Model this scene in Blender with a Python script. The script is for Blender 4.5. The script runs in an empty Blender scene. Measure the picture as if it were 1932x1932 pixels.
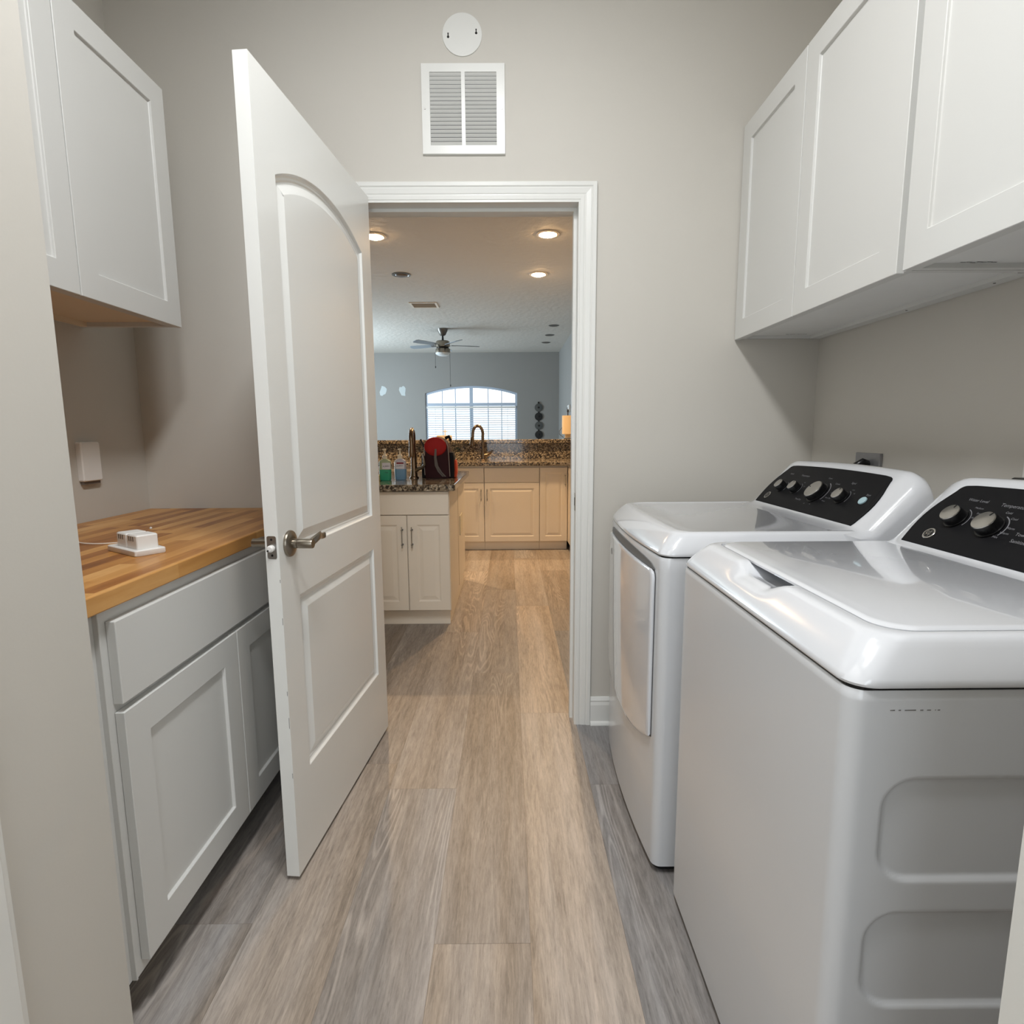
import bpy, bmesh, math, random
from mathutils import Vector, Matrix
random.seed(7)
sc = bpy.context.scene
COL = sc.collection

# ------------------------------------------------------------------ camera
CAMH = 1.199
cam_d = bpy.data.cameras.new('camera'); cam = bpy.data.objects.new('camera', cam_d); COL.objects.link(cam)
cam_d.sensor_width = 36.0; cam_d.lens = 1067.5 / 1932 * 36.0; cam_d.clip_start = 0.02; cam_d.clip_end = 200
cam.matrix_world = (Matrix.Translation((0, 0, CAMH)) @ Matrix.Rotation(-0.0052, 4, 'Z')
                    @ Matrix.Rotation(math.pi / 2 - 0.1387, 4, 'X') @ Matrix.Rotation(-0.0058, 4, 'Z'))
sc.camera = cam
# ------------------------------------------------------------------ world and colour
w = bpy.data.worlds.new('daylight'); sc.world = w; w.use_nodes = True
bg = w.node_tree.nodes['Background']; bg.inputs['Color'].default_value = (0.86, 0.94, 1.0, 1); bg.inputs['Strength'].default_value = 2.0
sc.view_settings.view_transform = 'Standard'; sc.view_settings.look = 'None'
sc.view_settings.gamma = 1.0; sc.view_settings.use_curve_mapping = False
sc.view_settings.exposure = 0.0
# ------------------------------------------------------------------ layout numbers
ZC = 2.95          # ceiling
D = 2.211          # laundry side of the door wall
DK = 2.338         # kitchen side of the door wall
XL, XR = -1.409, 1.182
STUB = -0.70
FARY = 12.74
KXR = 1.12
KXL = -4.6

def area(name, loc, size, energy, color, rot=(0, 0, 0), shape='RECTANGLE', size_y=None, spread=None):
    l = bpy.data.lights.new(name, 'AREA'); l.energy = energy; l.color = color; l.shape = shape; l.size = size
    if size_y: l.size_y = size_y
    if spread: l.spread = spread
    o = bpy.data.objects.new(name, l); o.location = loc; o.rotation_euler = rot; COL.objects.link(o); return o

# laundry ceiling lamp, plus unseen fill lights added for the hall and great room
area('laundry_lamp', (-0.13, 0.32, ZC - 0.03), 0.28, 20, (0.97, 0.985, 1.0), shape='DISK')
area('laundry_lamp', (-0.11, 0.92, ZC - 0.03), 0.28, 20, (0.97, 0.985, 1.0), shape='DISK')
area('hall_fill_light', (0.0, -1.62, 1.55), 1.3, 21, (0.84, 0.92, 1.0), rot=(math.radians(90), 0, 0), size_y=1.7)  # soft fill added behind the camera, before a solid wall
area('great_room_fill_light', (KXL + 0.1, 10.2, 1.5), 2.6, 215, (0.70, 0.87, 1.0), rot=(0, math.radians(-90), 0), size_y=1.9)  # cool fill added out of view, the left wall has no opening
area('kitchen_fill_light', (KXL + 0.1, 5.2, 1.5), 2.0, 1.5, (0.78, 0.9, 1.0), rot=(0, math.radians(-90), 0), size_y=1.8)  # weak cool fill added out of view on the kitchen's left

# ------------------------------------------------------------------ materials
def lin(c):
    return tuple(((v / 255) / 12.92 if v / 255 <= 0.04045 else ((v / 255 + 0.055) / 1.055) ** 2.4) for v in c) + (1,)
def nt(name):
    m = bpy.data.materials.new(name); m.use_nodes = True; t = m.node_tree
    return m, t, t.nodes, t.links, t.nodes['Principled BSDF']
def mat(name, rgb, rough=0.5, metal=0.0, coat=0.0, bump=0.0, bscale=200.0, var=0.0, vscale=3.0, spec=0.5, trans=0.0, ior=1.45, bdist=0.001, coat_rough=0.05):
    m, t, N, L, p = nt(name)
    base = lin(rgb)
    p.inputs['Roughness'].default_value = rough; p.inputs['Metallic'].default_value = metal
    p.inputs['Coat Weight'].default_value = coat; p.inputs['Coat Roughness'].default_value = coat_rough
    p.inputs['Specular IOR Level'].default_value = spec
    p.inputs['Transmission Weight'].default_value = trans; p.inputs['IOR'].default_value = ior
    tc = N.new('ShaderNodeTexCoord')
    n = N.new('ShaderNodeTexNoise'); n.inputs['Scale'].default_value = vscale; n.inputs['Detail'].default_value = 3
    L.new(tc.outputs['Object'], n.inputs['Vector'])
    r = N.new('ShaderNodeMix'); r.data_type = 'RGBA'
    v = max(var, 0.015)
    r.inputs[6].default_value = tuple(c * (1 - v) for c in base[:3]) + (1,); r.inputs[7].default_value = tuple(min(1, c * (1 + v)) for c in base[:3]) + (1,)
    L.new(n.outputs['Fac'], r.inputs[0]); L.new(r.outputs[2], p.inputs['Base Color'])
    if bump > 0:
        b = N.new('ShaderNodeTexNoise'); b.inputs['Scale'].default_value = bscale; b.inputs['Detail'].default_value = 4
        L.new(tc.outputs['Object'], b.inputs['Vector'])
        bp = N.new('ShaderNodeBump'); bp.inputs['Strength'].default_value = bump; bp.inputs['Distance'].default_value = bdist
        L.new(b.outputs['Fac'], bp.inputs['Height']); L.new(bp.outputs['Normal'], p.inputs['Normal'])
    return m
def emis(name, rgb, strength):
    m, t, N, L, p = nt(name)
    p.inputs['Base Color'].default_value = lin(rgb); p.inputs['Emission Color'].default_value = lin(rgb); p.inputs['Emission Strength'].default_value = strength
    return m

M = {}
M['wall'] = mat('wall_paint', (203, 199, 191), 0.6, bump=0.12, bscale=160, bdist=0.001, spec=0.3)
M['wall_blue'] = mat('living_room_paint', (154, 152, 148), 0.7, bump=0.15, bscale=60, bdist=0.002, spec=0.3)
M['ceil'] = mat('ceiling_paint', (214, 210, 202), 0.7, bump=1.0, bscale=15, bdist=0.007, spec=0.3)
M['trim'] = mat('trim_paint', (226, 226, 222), 0.28, spec=0.5)
M['door'] = mat('door_paint', (232, 232, 228), 0.26, coat=0.35, coat_rough=0.12, bump=0.10, bscale=14, bdist=0.001, spec=0.5)
M['cab'] = mat('cabinet_paint', (214, 214, 211), 0.38, spec=0.45)
M['cabin'] = mat('cabinet_raw_maple', (232, 214, 188), 0.5, var=0.05)
M['cabgrey'] = mat('cabinet_underside', (228, 228, 226), 0.5, var=0.04, vscale=9)
M['kcab'] = mat('kitchen_cabinet_laminate', (236, 226, 210), 0.42, spec=0.45)
M['enamel'] = mat('white_enamel', (218, 220, 224), 0.16, coat=1.0, spec=0.5, coat_rough=0.03)
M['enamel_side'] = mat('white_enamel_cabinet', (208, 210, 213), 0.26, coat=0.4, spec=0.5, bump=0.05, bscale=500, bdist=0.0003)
M['recess_shade'] = mat('recess_shade_grey', (105, 105, 104), 0.5)  # grey that carries the shade of the hand recesses
M['black'] = mat('black_panel', (22, 22, 24), 0.5, spec=0.15)
M['blackplastic'] = mat('black_plastic', (12, 12, 13), 0.3)
M['chrome'] = mat('brushed_silver', (188, 186, 182), 0.22, metal=1.0)
M['print'] = mat('pale_print', (128, 128, 132), 0.5)
M['button'] = mat('pale_blue_button', (168, 196, 204), 0.35)
M['nickel'] = mat('satin_nickel', (150, 142, 130), 0.28, metal=1.0)
M['steel'] = mat('steel_plate', (150, 148, 146), 0.35, metal=1.0)
M['dullsteel'] = mat('dull_outlet_metal', (150, 150, 152), 0.4, metal=0.6, var=0.1, vscale=40)
M['bronze'] = mat('aged_faucet_metal', (128, 108, 88), 0.25, metal=1.0)
M['white'] = mat('white_plastic', (232, 230, 226), 0.35)
M['almond'] = mat('almond_plastic', (226, 214, 186), 0.4)
M['cord'] = mat('grey_cord', (70, 70, 72), 0.5)
M['rubber'] = mat('black_rubber', (10, 10, 10), 0.7)
M['hole'] = mat('dark_hole', (18, 14, 14), 0.8)
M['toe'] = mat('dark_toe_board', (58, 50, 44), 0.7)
M['seam'] = mat('plank_seam', (112, 100, 90), 0.8)
M['scuff'] = mat('scuff_mark', (96, 92, 88), 0.8)
M['spackle'] = mat('spackle', (196, 202, 202), 0.8)
M['blind'] = mat('blind_slat', (222, 230, 236), 0.5, trans=0.0)
M['frame'] = mat('window_vinyl', (190, 202, 218), 0.45)
M['disc'] = mat('smoked_metal_disc', (96, 100, 100), 0.35, metal=0.5, var=0.2, vscale=30)
M['disc_dark'] = mat('dark_metal_disc', (52, 54, 55), 0.35, metal=0.5, var=0.2, vscale=30)
M['paper'] = mat('paper_towel', (232, 206, 166), 0.8)
M['card'] = mat('tissue_box_card', (228, 208, 178), 0.7)
M['fanmetal'] = mat('fan_metal', (120, 116, 110), 0.35, metal=0.7)
M['fanblade'] = mat('fan_blade', (150, 160, 168), 0.5)
M['frost'] = mat('frosted_bowl', (232, 238, 240), 0.4)
M['maroon'] = mat('maroon_cloth', (52, 14, 20), 0.8, bump=0.3, bscale=300)
M['red'] = mat('red_cloth', (172, 30, 28), 0.75, bump=0.3, bscale=300, var=0.1, vscale=20)
M['blackcloth'] = mat('black_cloth', (16, 16, 18), 0.85)
M['orange'] = mat('orange_cloth', (206, 74, 40), 0.8)
M['strap'] = mat('grey_webbing', (112, 104, 98), 0.8)
M['piping'] = mat('pale_piping', (170, 158, 150), 0.6)
M['pumpw'] = mat('pump_plastic', (240, 226, 200), 0.35)
M['bottle'] = mat('clear_bottle', (220, 222, 220), 0.12, trans=0.55)
M['gel_g'] = mat('green_gel', (60, 168, 128), 0.15, spec=0.6)
M['gel_c'] = mat('pale_green_upper', (176, 186, 150), 0.2)
M['gel_b'] = mat('blue_gel', (120, 158, 186), 0.15, spec=0.6)
M['gel_w'] = mat('milky_clear', (196, 192, 200), 0.2)
M['labelw'] = mat('white_label', (226, 222, 226), 0.5)
M['labelr'] = mat('red_label_band', (130, 40, 50), 0.5)
M['ink'] = mat('navy_ink', (36, 34, 66), 0.6)
M['amber'] = mat('yellow_soap', (228, 206, 140), 0.5)
M['cable'] = mat('white_cable', (236, 228, 216), 0.45)
M['bulb'] = emis('warm_bulb', (255, 206, 146), 110)
M['offbulb'] = mat('unlit_bulb', (120, 112, 106), 0.3)
M['baffle'] = mat('can_trim', (236, 226, 210), 0.4)
M['flare'] = mat('vent_brown', (150, 126, 96), 0.5)

def plank_material():
    m, t, N, L, p = nt('oak_vinyl_plank')
    uv = N.new('ShaderNodeUVMap'); uv.uv_map = 'plank'
    at = N.new('ShaderNodeAttribute'); at.attribute_name = 'tone'
    sep = N.new('ShaderNodeSeparateColor'); L.new(at.outputs['Color'], sep.inputs[0])
    comb = N.new('ShaderNodeCombineXYZ')
    sx = N.new('ShaderNodeMath'); sx.operation = 'MULTIPLY'; sx.inputs[1].default_value = 47.0; L.new(sep.outputs['Blue'], sx.inputs[0]); L.new(sx.outputs[0], comb.inputs[2])
    add = N.new('ShaderNodeVectorMath'); add.operation = 'ADD'; L.new(uv.outputs['UV'], add.inputs[0]); L.new(comb.outputs[0], add.inputs[1])
    def noise(sc_, detail, rough=0.55, dist=0.0):
        mp = N.new('ShaderNodeMapping'); mp.inputs['Scale'].default_value = sc_; L.new(add.outputs[0], mp.inputs['Vector'])
        n = N.new('ShaderNodeTexNoise'); n.inputs['Scale'].default_value = 1.0; n.inputs['Detail'].default_value = detail
        n.inputs['Roughness'].default_value = rough; n.inputs['Distortion'].default_value = dist
        L.new(mp.outputs[0], n.inputs['Vector']); return n.outputs['Fac']
    def math_(op, a, b=None, c=None):
        n = N.new('ShaderNodeMath'); n.operation = op
        for i, v in enumerate((a, b, c)):
            if v is None: continue
            if isinstance(v, (int, float)): n.inputs[i].default_value = v
            else: L.new(v, n.inputs[i])
        return n.outputs[0]
    def ramp(f, a, b):
        n = N.new('ShaderNodeMapRange'); n.inputs['From Min'].default_value = a; n.inputs['From Max'].default_value = b; L.new(f, n.inputs['Value']); return n.outputs[0]
    broad = noise((9, 0.55, 1), 2)                    # wide bands of tone along the board
    fine = noise((150, 14.0, 1), 5, 0.75, 0.4)              # pores
    mid = noise((34, 3.0, 1), 6, 0.7, 0.8)            # streaks
    cath = noise((11, 0.95, 1), 1.5, 0.4)             # contour lines make the arched figure
    rings = math_('SINE', math_('MULTIPLY', cath, 120.0))
    rings = ramp(rings, 0.2, 1.0)
    zone = ramp(noise((4.5, 0.5, 1), 1), 0.52, 0.66)
    ringm = math_('MULTIPLY', rings, zone)
    g = math_('ADD', math_('MULTIPLY', ramp(fine, 0.36, 0.64), 0.5), math_('MULTIPLY', ramp(mid, 0.34, 0.66), 0.5))
    g = math_('SUBTRACT', 1.0, g)
    shade = math_('MULTIPLY', g, 0.52)                 # 0..0.42 darkening
    shade = math_('ADD', shade, math_('MULTIPLY', ramp(broad, 0.32, 0.68), 0.30))
    shade = math_('SUBTRACT', shade, math_('MULTIPLY', ringm, 0.30))
    knot = noise((16, 7, 1), 2); knot = ramp(knot, 0.73, 0.82); shade = math_('ADD', shade, math_('MULTIPLY', knot, 0.3))
    pore = ramp(noise((240, 26.0, 1), 3, 0.6), 0.60, 0.74); shade = math_('ADD', shade, math_('MULTIPLY', pore, 0.16))
    val = math_('SUBTRACT', 1.13, shade)
    val = math_('MULTIPLY', val, math_('ADD', 0.55, math_('MULTIPLY', sep.outputs['Red'], 0.9)))
    warm = N.new('ShaderNodeMix'); warm.data_type = 'RGBA'
    warm.inputs[6].default_value = lin((172, 170, 170)); warm.inputs[7].default_value = lin((192, 172, 150))
    hue = math_('ADD', sep.outputs['Green'], math_('MULTIPLY', math_('SUBTRACT', broad, 0.5), 1.1))
    L.new(hue, warm.inputs[0])
    mul = N.new('ShaderNodeVectorMath'); mul.operation = 'SCALE'; L.new(warm.outputs[2], mul.inputs[0]); L.new(val, mul.inputs['Scale'])
    L.new(mul.outputs[0], p.inputs['Base Color'])
    p.inputs['Roughness'].default_value = 0.42; p.inputs['Specular IOR Level'].default_value = 0.35
    bp = N.new('ShaderNodeBump'); bp.inputs['Strength'].default_value = 0.25; bp.inputs['Distance'].default_value = 0.0006
    L.new(g, bp.inputs['Height']); L.new(bp.outputs['Normal'], p.inputs['Normal'])
    return m
M['plank'] = plank_material()

def butcher_material():
    m, t, N, L, p = nt('butcher_block')
    tc = N.new('ShaderNodeTexCoord'); sp = N.new('ShaderNodeSeparateXYZ'); L.new(tc.outputs['Object'], sp.inputs[0])
    def math_(op, a, b=None):
        n = N.new('ShaderNodeMath'); n.operation = op
        for i, v in enumerate((a, b)):
            if v is None: continue
            if isinstance(v, (int, float)): n.inputs[i].default_value = v
            else: L.new(v, n.inputs[i])
        return n.outputs[0]
    lane = math_('FLOOR', math_('DIVIDE', math_('ADD', sp.outputs['X'], 5.013), 0.038))
    wn = N.new('ShaderNodeTexWhiteNoise'); wn.noise_dimensions = '1D'; L.new(lane, wn.inputs['W'])
    cell = math_('FLOOR', math_('DIVIDE', math_('ADD', sp.outputs['Y'], math_('MULTIPLY', wn.outputs['Value'], 3.0)), 0.40))
    cx = N.new('ShaderNodeCombineXYZ'); L.new(lane, cx.inputs[0]); L.new(cell, cx.inputs[1])
    w2 = N.new('ShaderNodeTexWhiteNoise'); w2.noise_dimensions = '2D'; L.new(cx.outputs[0], w2.inputs['Vector'])
    mp = N.new('ShaderNodeMapping'); mp.inputs['Scale'].default_value = (38, 4.2, 38); L.new(tc.outputs['Object'], mp.inputs['Vector'])
    va = N.new('ShaderNodeVectorMath'); va.operation = 'ADD'; L.new(mp.outputs[0], va.inputs[0])
    sc2 = N.new('ShaderNodeVectorMath'); sc2.operation = 'SCALE'; sc2.inputs['Scale'].default_value = 30; L.new(w2.outputs['Color'], sc2.inputs[0]); L.new(sc2.outputs[0], va.inputs[1])
    n = N.new('ShaderNodeTexNoise'); n.inputs['Scale'].default_value = 1; n.inputs['Detail'].default_value = 5; n.inputs['Distortion'].default_value = 0.6; L.new(va.outputs[0], n.inputs['Vector'])
    f = math_('ADD', math_('MULTIPLY', w2.outputs['Value'], 0.62), math_('MULTIPLY', n.outputs['Fac'], 0.55))
    r = N.new('ShaderNodeValToRGB'); L.new(f, r.inputs[0])
    e = r.color_ramp.elements; e[0].position = 0.18; e[0].color = lin((112, 66, 32)); e[1].position = 1.0; e[1].color = lin((216, 166, 104))
    for pos, c in ((0.36, (156, 100, 50)), (0.52, (182, 126, 66)), (0.75, (202, 148, 84))):
        q = e.new(pos); q.color = lin(c)
    L.new(r.outputs[0], p.inputs['Base Color']); p.inputs['Roughness'].default_value = 0.36; p.inputs['Specular IOR Level'].default_value = 0.4
    return m
M['butcher'] = butcher_material()

def granite_material():
    m, t, N, L, p = nt('brown_granite')
    tc = N.new('ShaderNodeTexCoord')
    n = N.new('ShaderNodeTexNoise'); n.inputs['Scale'].default_value = 62; n.inputs['Detail'].default_value = 6; n.inputs['Roughness'].default_value = 0.75; n.inputs['Distortion'].default_value = 0.8
    L.new(tc.outputs['Object'], n.inputs['Vector'])
    v = N.new('ShaderNodeTexVoronoi'); v.inputs['Scale'].default_value = 95; L.new(tc.outputs['Object'], v.inputs['Vector'])
    sp = N.new('ShaderNodeSeparateColor'); L.new(v.outputs['Color'], sp.inputs[0])
    a = N.new('ShaderNodeMath'); a.operation = 'MULTIPLY_ADD'; a.inputs[1].default_value = 0.42; L.new(sp.outputs[0], a.inputs[0])
    b = N.new('ShaderNodeMath'); b.operation = 'MULTIPLY'; b.inputs[1].default_value = 0.62; L.new(n.outputs['Fac'], b.inputs[0]); L.new(b.outputs[0], a.inputs[2])
    r = N.new('ShaderNodeValToRGB'); L.new(a.outputs[0], r.inputs[0]); e = r.color_ramp.elements
    e[0].position = 0.32; e[0].color = lin((24, 19, 16)); e[1].position = 0.80; e[1].color = lin((204, 196, 182))
    for pos, c in ((0.42, (56, 48, 42)), (0.5, (102, 90, 74)), (0.58, (134, 120, 100)), (0.68, (160, 146, 124))):
        q = e.new(pos); q.color = lin(c)
    L.new(r.outputs[0], p.inputs['Base Color']); p.inputs['Roughness'].default_value = 0.12; p.inputs['Coat Weight'].default_value = 0.3
    return m
M['granite'] = granite_material()

def glass_material():
    m, t, N, L, p = nt('window_glass')
    p.inputs['Transmission Weight'].default_value = 1.0; p.inputs['Roughness'].default_value = 0.0; p.inputs['IOR'].default_value = 1.45
    p.inputs['Base Color'].default_value = (0.97, 0.99, 1, 1); return m
M['glass'] = glass_material()

# ------------------------------------------------------------------ helpers
def tag(o, label=None, cat=None, group=None, kind=None):
    if label: o['label'] = label
    if cat: o['category'] = cat
    if group: o['group'] = group
    if kind: o['kind'] = kind
    return o
def thing(name, label, cat, loc=(0, 0, 0), group=None):
    o = bpy.data.objects.new(name, None); COL.objects.link(o); o.location = loc; o.empty_display_size = 0.05
    return tag(o, label, cat, group)
def root_loc(o):
    v = Vector((0, 0, 0))
    while o is not None: v += o.location; o = o.parent
    return v
def obj(name, bm, m, parent=None, smooth=False, bevel=0.0, seg=2, label=None, angle=40, norm=True):
    """bm is written in world coordinates; it is shifted into the parent's frame."""
    if norm: bmesh.ops.recalc_face_normals(bm, faces=bm.faces)
    if parent is not None:
        off = root_loc(parent)
        bmesh.ops.translate(bm, verts=bm.verts, vec=-off)
    me = bpy.data.meshes.new(name); bm.to_mesh(me); bm.free()
    for mm in (m if isinstance(m, (list, tuple)) else [m]): me.materials.append(mm)
    o = bpy.data.objects.new(name, me); COL.objects.link(o)
    if parent is not None: o.parent = parent
    if smooth:
        me.polygons.foreach_set('use_smooth', [True] * len(me.polygons))
        me.set_sharp_from_angle(angle=math.radians(angle))
    if bevel > 0:
        b = o.modifiers.new('bevel', 'BEVEL'); b.width = bevel; b.segments = seg; b.limit_method = 'ANGLE'; b.angle_limit = math.radians(35)
    if label: o['label'] = label
    return o
def struct(name, bm, m, **k):
    o = obj(name, bm, m, **k)
    if k.get('parent') is None: o['kind'] = 'structure'
    return o
def B(): return bmesh.new()
def box(bm, x0, x1, y0, y1, z0, z1, mi=0):
    vs = [bm.verts.new(p) for p in ((x0, y0, z0), (x1, y0, z0), (x1, y1, z0), (x0, y1, z0), (x0, y0, z1), (x1, y0, z1), (x1, y1, z1), (x0, y1, z1))]
    for f in ((0, 3, 2, 1), (4, 5, 6, 7), (0, 1, 5, 4), (1, 2, 6, 5), (2, 3, 7, 6), (3, 0, 4, 7)):
        bm.faces.new([vs[i] for i in f]).material_index = mi
    return bm
def bx(*a): return box(B(), *a)
def tube(bm, pts, r, n=12, cap=True):
    pts = [Vector(p) for p in pts]; rs = r if isinstance(r, (list, tuple)) else [r] * len(pts)
    rings = []; prev = None
    for i, p in enumerate(pts):
        d = (pts[min(i + 1, len(pts) - 1)] - pts[max(i - 1, 0)]).normalized()
        if prev is None:
            a = Vector((0, 0, 1)) if abs(d.z) < 0.9 else Vector((1, 0, 0)); x = d.cross(a).normalized()
        else:
            x = (prev - d * prev.dot(d)).normalized()
        prev = x; y = d.cross(x)
        rings.append([bm.verts.new(p + (x * math.cos(2 * math.pi * k / n) + y * math.sin(2 * math.pi * k / n)) * rs[i]) for k in range(n)])
    for a, b in zip(rings, rings[1:]):
        for k in range(n): bm.faces.new((a[k], a[(k + 1) % n], b[(k + 1) % n], b[k]))
    if cap: bm.faces.new(rings[0]); bm.faces.new(rings[-1])
    return bm
def lathe(bm, c, prof, n=32, axis=None, squash=(1, 1)):
    """prof = [(radius, height)] turned about axis through c (default +Z)."""
    c = Vector(c); ax = Vector(axis).normalized() if axis is not None else Vector((0, 0, 1))
    a = Vector((0, 0, 1)) if abs(ax.z) < 0.9 else Vector((1, 0, 0))
    x = ax.cross(a).normalized(); y = ax.cross(x)
    if axis is None: x, y = Vector((1, 0, 0)), Vector((0, 1, 0))
    rings = []
    for r, h in prof:
        rings.append([bm.verts.new(c + ax * h + (x * math.cos(2 * math.pi * k / n) * squash[0] + y * math.sin(2 * math.pi * k / n) * squash[1]) * max(r, 1e-5)) for k in range(n)])
    for p, q in zip(rings, rings[1:]):
        for k in range(n): bm.faces.new((p[k], p[(k + 1) % n], q[(k + 1) % n], q[k]))
    bm.faces.new(rings[0]); bm.faces.new(rings[-1])
    return bm
def loft(bm, rings, cap0=True, cap1=True):
    R = [[bm.verts.new(p) for p in r] for r in rings]; n = len(R[0])
    for p, q in zip(R, R[1:]):
        for k in range(n): bm.faces.new((p[k], p[(k + 1) % n], q[(k + 1) % n], q[k]))
    if cap0: bm.faces.new(R[0])
    if cap1: bm.faces.new(R[-1])
    return bm
def prism(bm, pts, axis, a0, a1):
    """pts 2-D polygon extruded along axis: 'x' -> (a,p0,p1), 'y' -> (p0,a,p1), 'z' -> (p0,p1,a)"""
    f = {'x': lambda p, a: (a, p[0], p[1]), 'y': lambda p, a: (p[0], a, p[1]), 'z': lambda p, a: (p[0], p[1], a)}[axis]
    return loft(bm, [[f(p, a0) for p in pts], [f(p, a1) for p in pts]])
def rrect(x0, x1, y0, y1, r, n=6, step=None):
    """rounded rectangle outline, counter clockwise; step subdivides the straight runs"""
    rs = r if isinstance(r, (list, tuple)) else (r, r, r, r)   # corners: (x1,y0),(x1,y1),(x0,y1),(x0,y0)
    C = ((x1, y0, -90, rs[0]), (x1, y1, 0, rs[1]), (x0, y1, 90, rs[2]), (x0, y0, 180, rs[3]))
    pts = []
    for (cx, cy, a0, rr) in C:
        sx = -1 if cx == x1 else 1; sy = 1 if cy == y0 else -1
        ox, oy = cx + sx * rr, cy + sy * rr
        for k in range(n + 1):
            a = math.radians(a0 + 90 * k / n); pts.append((ox + rr * math.cos(a), oy + rr * math.sin(a)))
    if step:
        out = []
        for i, p in enumerate(pts):
            q = pts[(i + 1) % len(pts)]; d = math.hypot(q[0] - p[0], q[1] - p[1]); k = max(1, int(round(d / step)))
            for j in range(k): out.append((p[0] + (q[0] - p[0]) * j / k, p[1] + (q[1] - p[1]) * j / k))
        pts = out
    return pts
def inset(pts, d):
    n = len(pts); out = []
    A = sum(pts[i][0] * pts[(i + 1) % n][1] - pts[(i + 1) % n][0] * pts[i][1] for i in range(n)); s = 1 if A > 0 else -1
    for i in range(n):
        p0, p1, p2 = pts[i - 1], pts[i], pts[(i + 1) % n]
        def nrm(a, b):
            dx, dy = b[0] - a[0], b[1] - a[1]; l = math.hypot(dx, dy) or 1e-9; return (-dy / l * s, dx / l * s)
        n1, n2 = nrm(p0, p1), nrm(p1, p2); mx, my = n1[0] + n2[0], n1[1] + n2[1]; l2 = mx * mx + my * my or 1e-9
        out.append((p1[0] + mx * 2 * d / l2, p1[1] + my * 2 * d / l2))
    return out
def slab(bm, F, outer, thick, panels, back=True):
    """flat slab with moulded panels. F(a,b,depth)->xyz, front face at depth 0, panels=[(outline, [(inset,depth)...])]"""
    ov = [bm.verts.new(F(a, b, 0)) for a, b in outer]
    edges = [bm.edges.new((ov[i], ov[(i + 1) % len(ov)])) for i in range(len(ov))]
    if back:
        bv = [bm.verts.new(F(a, b, -thick)) for a, b in outer]
        for i in range(len(ov)): bm.faces.new((ov[i], ov[(i + 1) % len(ov)], bv[(i + 1) % len(ov)], bv[i]))
        bm.faces.new(bv)
    for pts, prof in panels:
        loops = [[bm.verts.new(F(a, b, 0)) for a, b in pts]]
        for ins, dep in prof:
            loops.append([bm.verts.new(F(a, b, dep)) for a, b in inset(pts, ins)])
        n = len(pts)
        edges += [bm.edges.new((loops[0][i], loops[0][(i + 1) % n])) for i in range(n)]
        for p, q in zip(loops, loops[1:]):
            for k in range(n): bm.faces.new((p[k], p[(k + 1) % n], q[(k + 1) % n], q[k]))
        bm.faces.new(loops[-1])
    bmesh.ops.triangle_fill(bm, edges=edges, use_beauty=True)
    return bm
def rect(a0, a1, b0, b1): return [(a0, b0), (a1, b0), (a1, b1), (a0, b1)]
SHAKER = [(0.0012, -0.0065), (0.003, -0.0075)]
RAISED = [(0.004, -0.004), (0.010, -0.005), (0.016, -0.004), (0.034, 0.0)]
def dup(root, delta, label=None, group=None):
    r = root.copy(); COL.objects.link(r); r.location = root.location + Vector(delta)
    if label: r['label'] = label
    if group: r['group'] = group
    for ch in list(root.children):
        c = ch.copy(); COL.objects.link(c); c.parent = r
        for g in ch.children:
            d = g.copy(); COL.objects.link(d); d.parent = c
    return r
def text_bm(bm, body, size, o, xdir, ydir, lift=0.0004, align='LEFT'):
    cu = bpy.data.curves.new('t', 'FONT'); cu.body = body; cu.size = size; cu.align_x = align; cu.align_y = 'CENTER'; cu.resolution_u = 3
    ob = bpy.data.objects.new('t', cu); COL.objects.link(ob)
    dg = bpy.context.evaluated_depsgraph_get(); me = bpy.data.meshes.new_from_object(ob.evaluated_get(dg))
    X, Y = Vector(xdir).normalized(), Vector(ydir).normalized(); Z = X.cross(Y)
    mt = Matrix((X, Y, Z)).transposed().to_4x4(); mt.translation = Vector(o) + Z * lift
    me.transform(mt); bm.from_mesh(me)
    bpy.data.objects.remove(ob); bpy.data.meshes.remove(me); bpy.data.curves.remove(cu)
    return bm
def merge(bm, other):
    me = bpy.data.meshes.new('m'); other.to_mesh(me); other.free(); bm.from_mesh(me); bpy.data.meshes.remove(me); return bm

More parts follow.
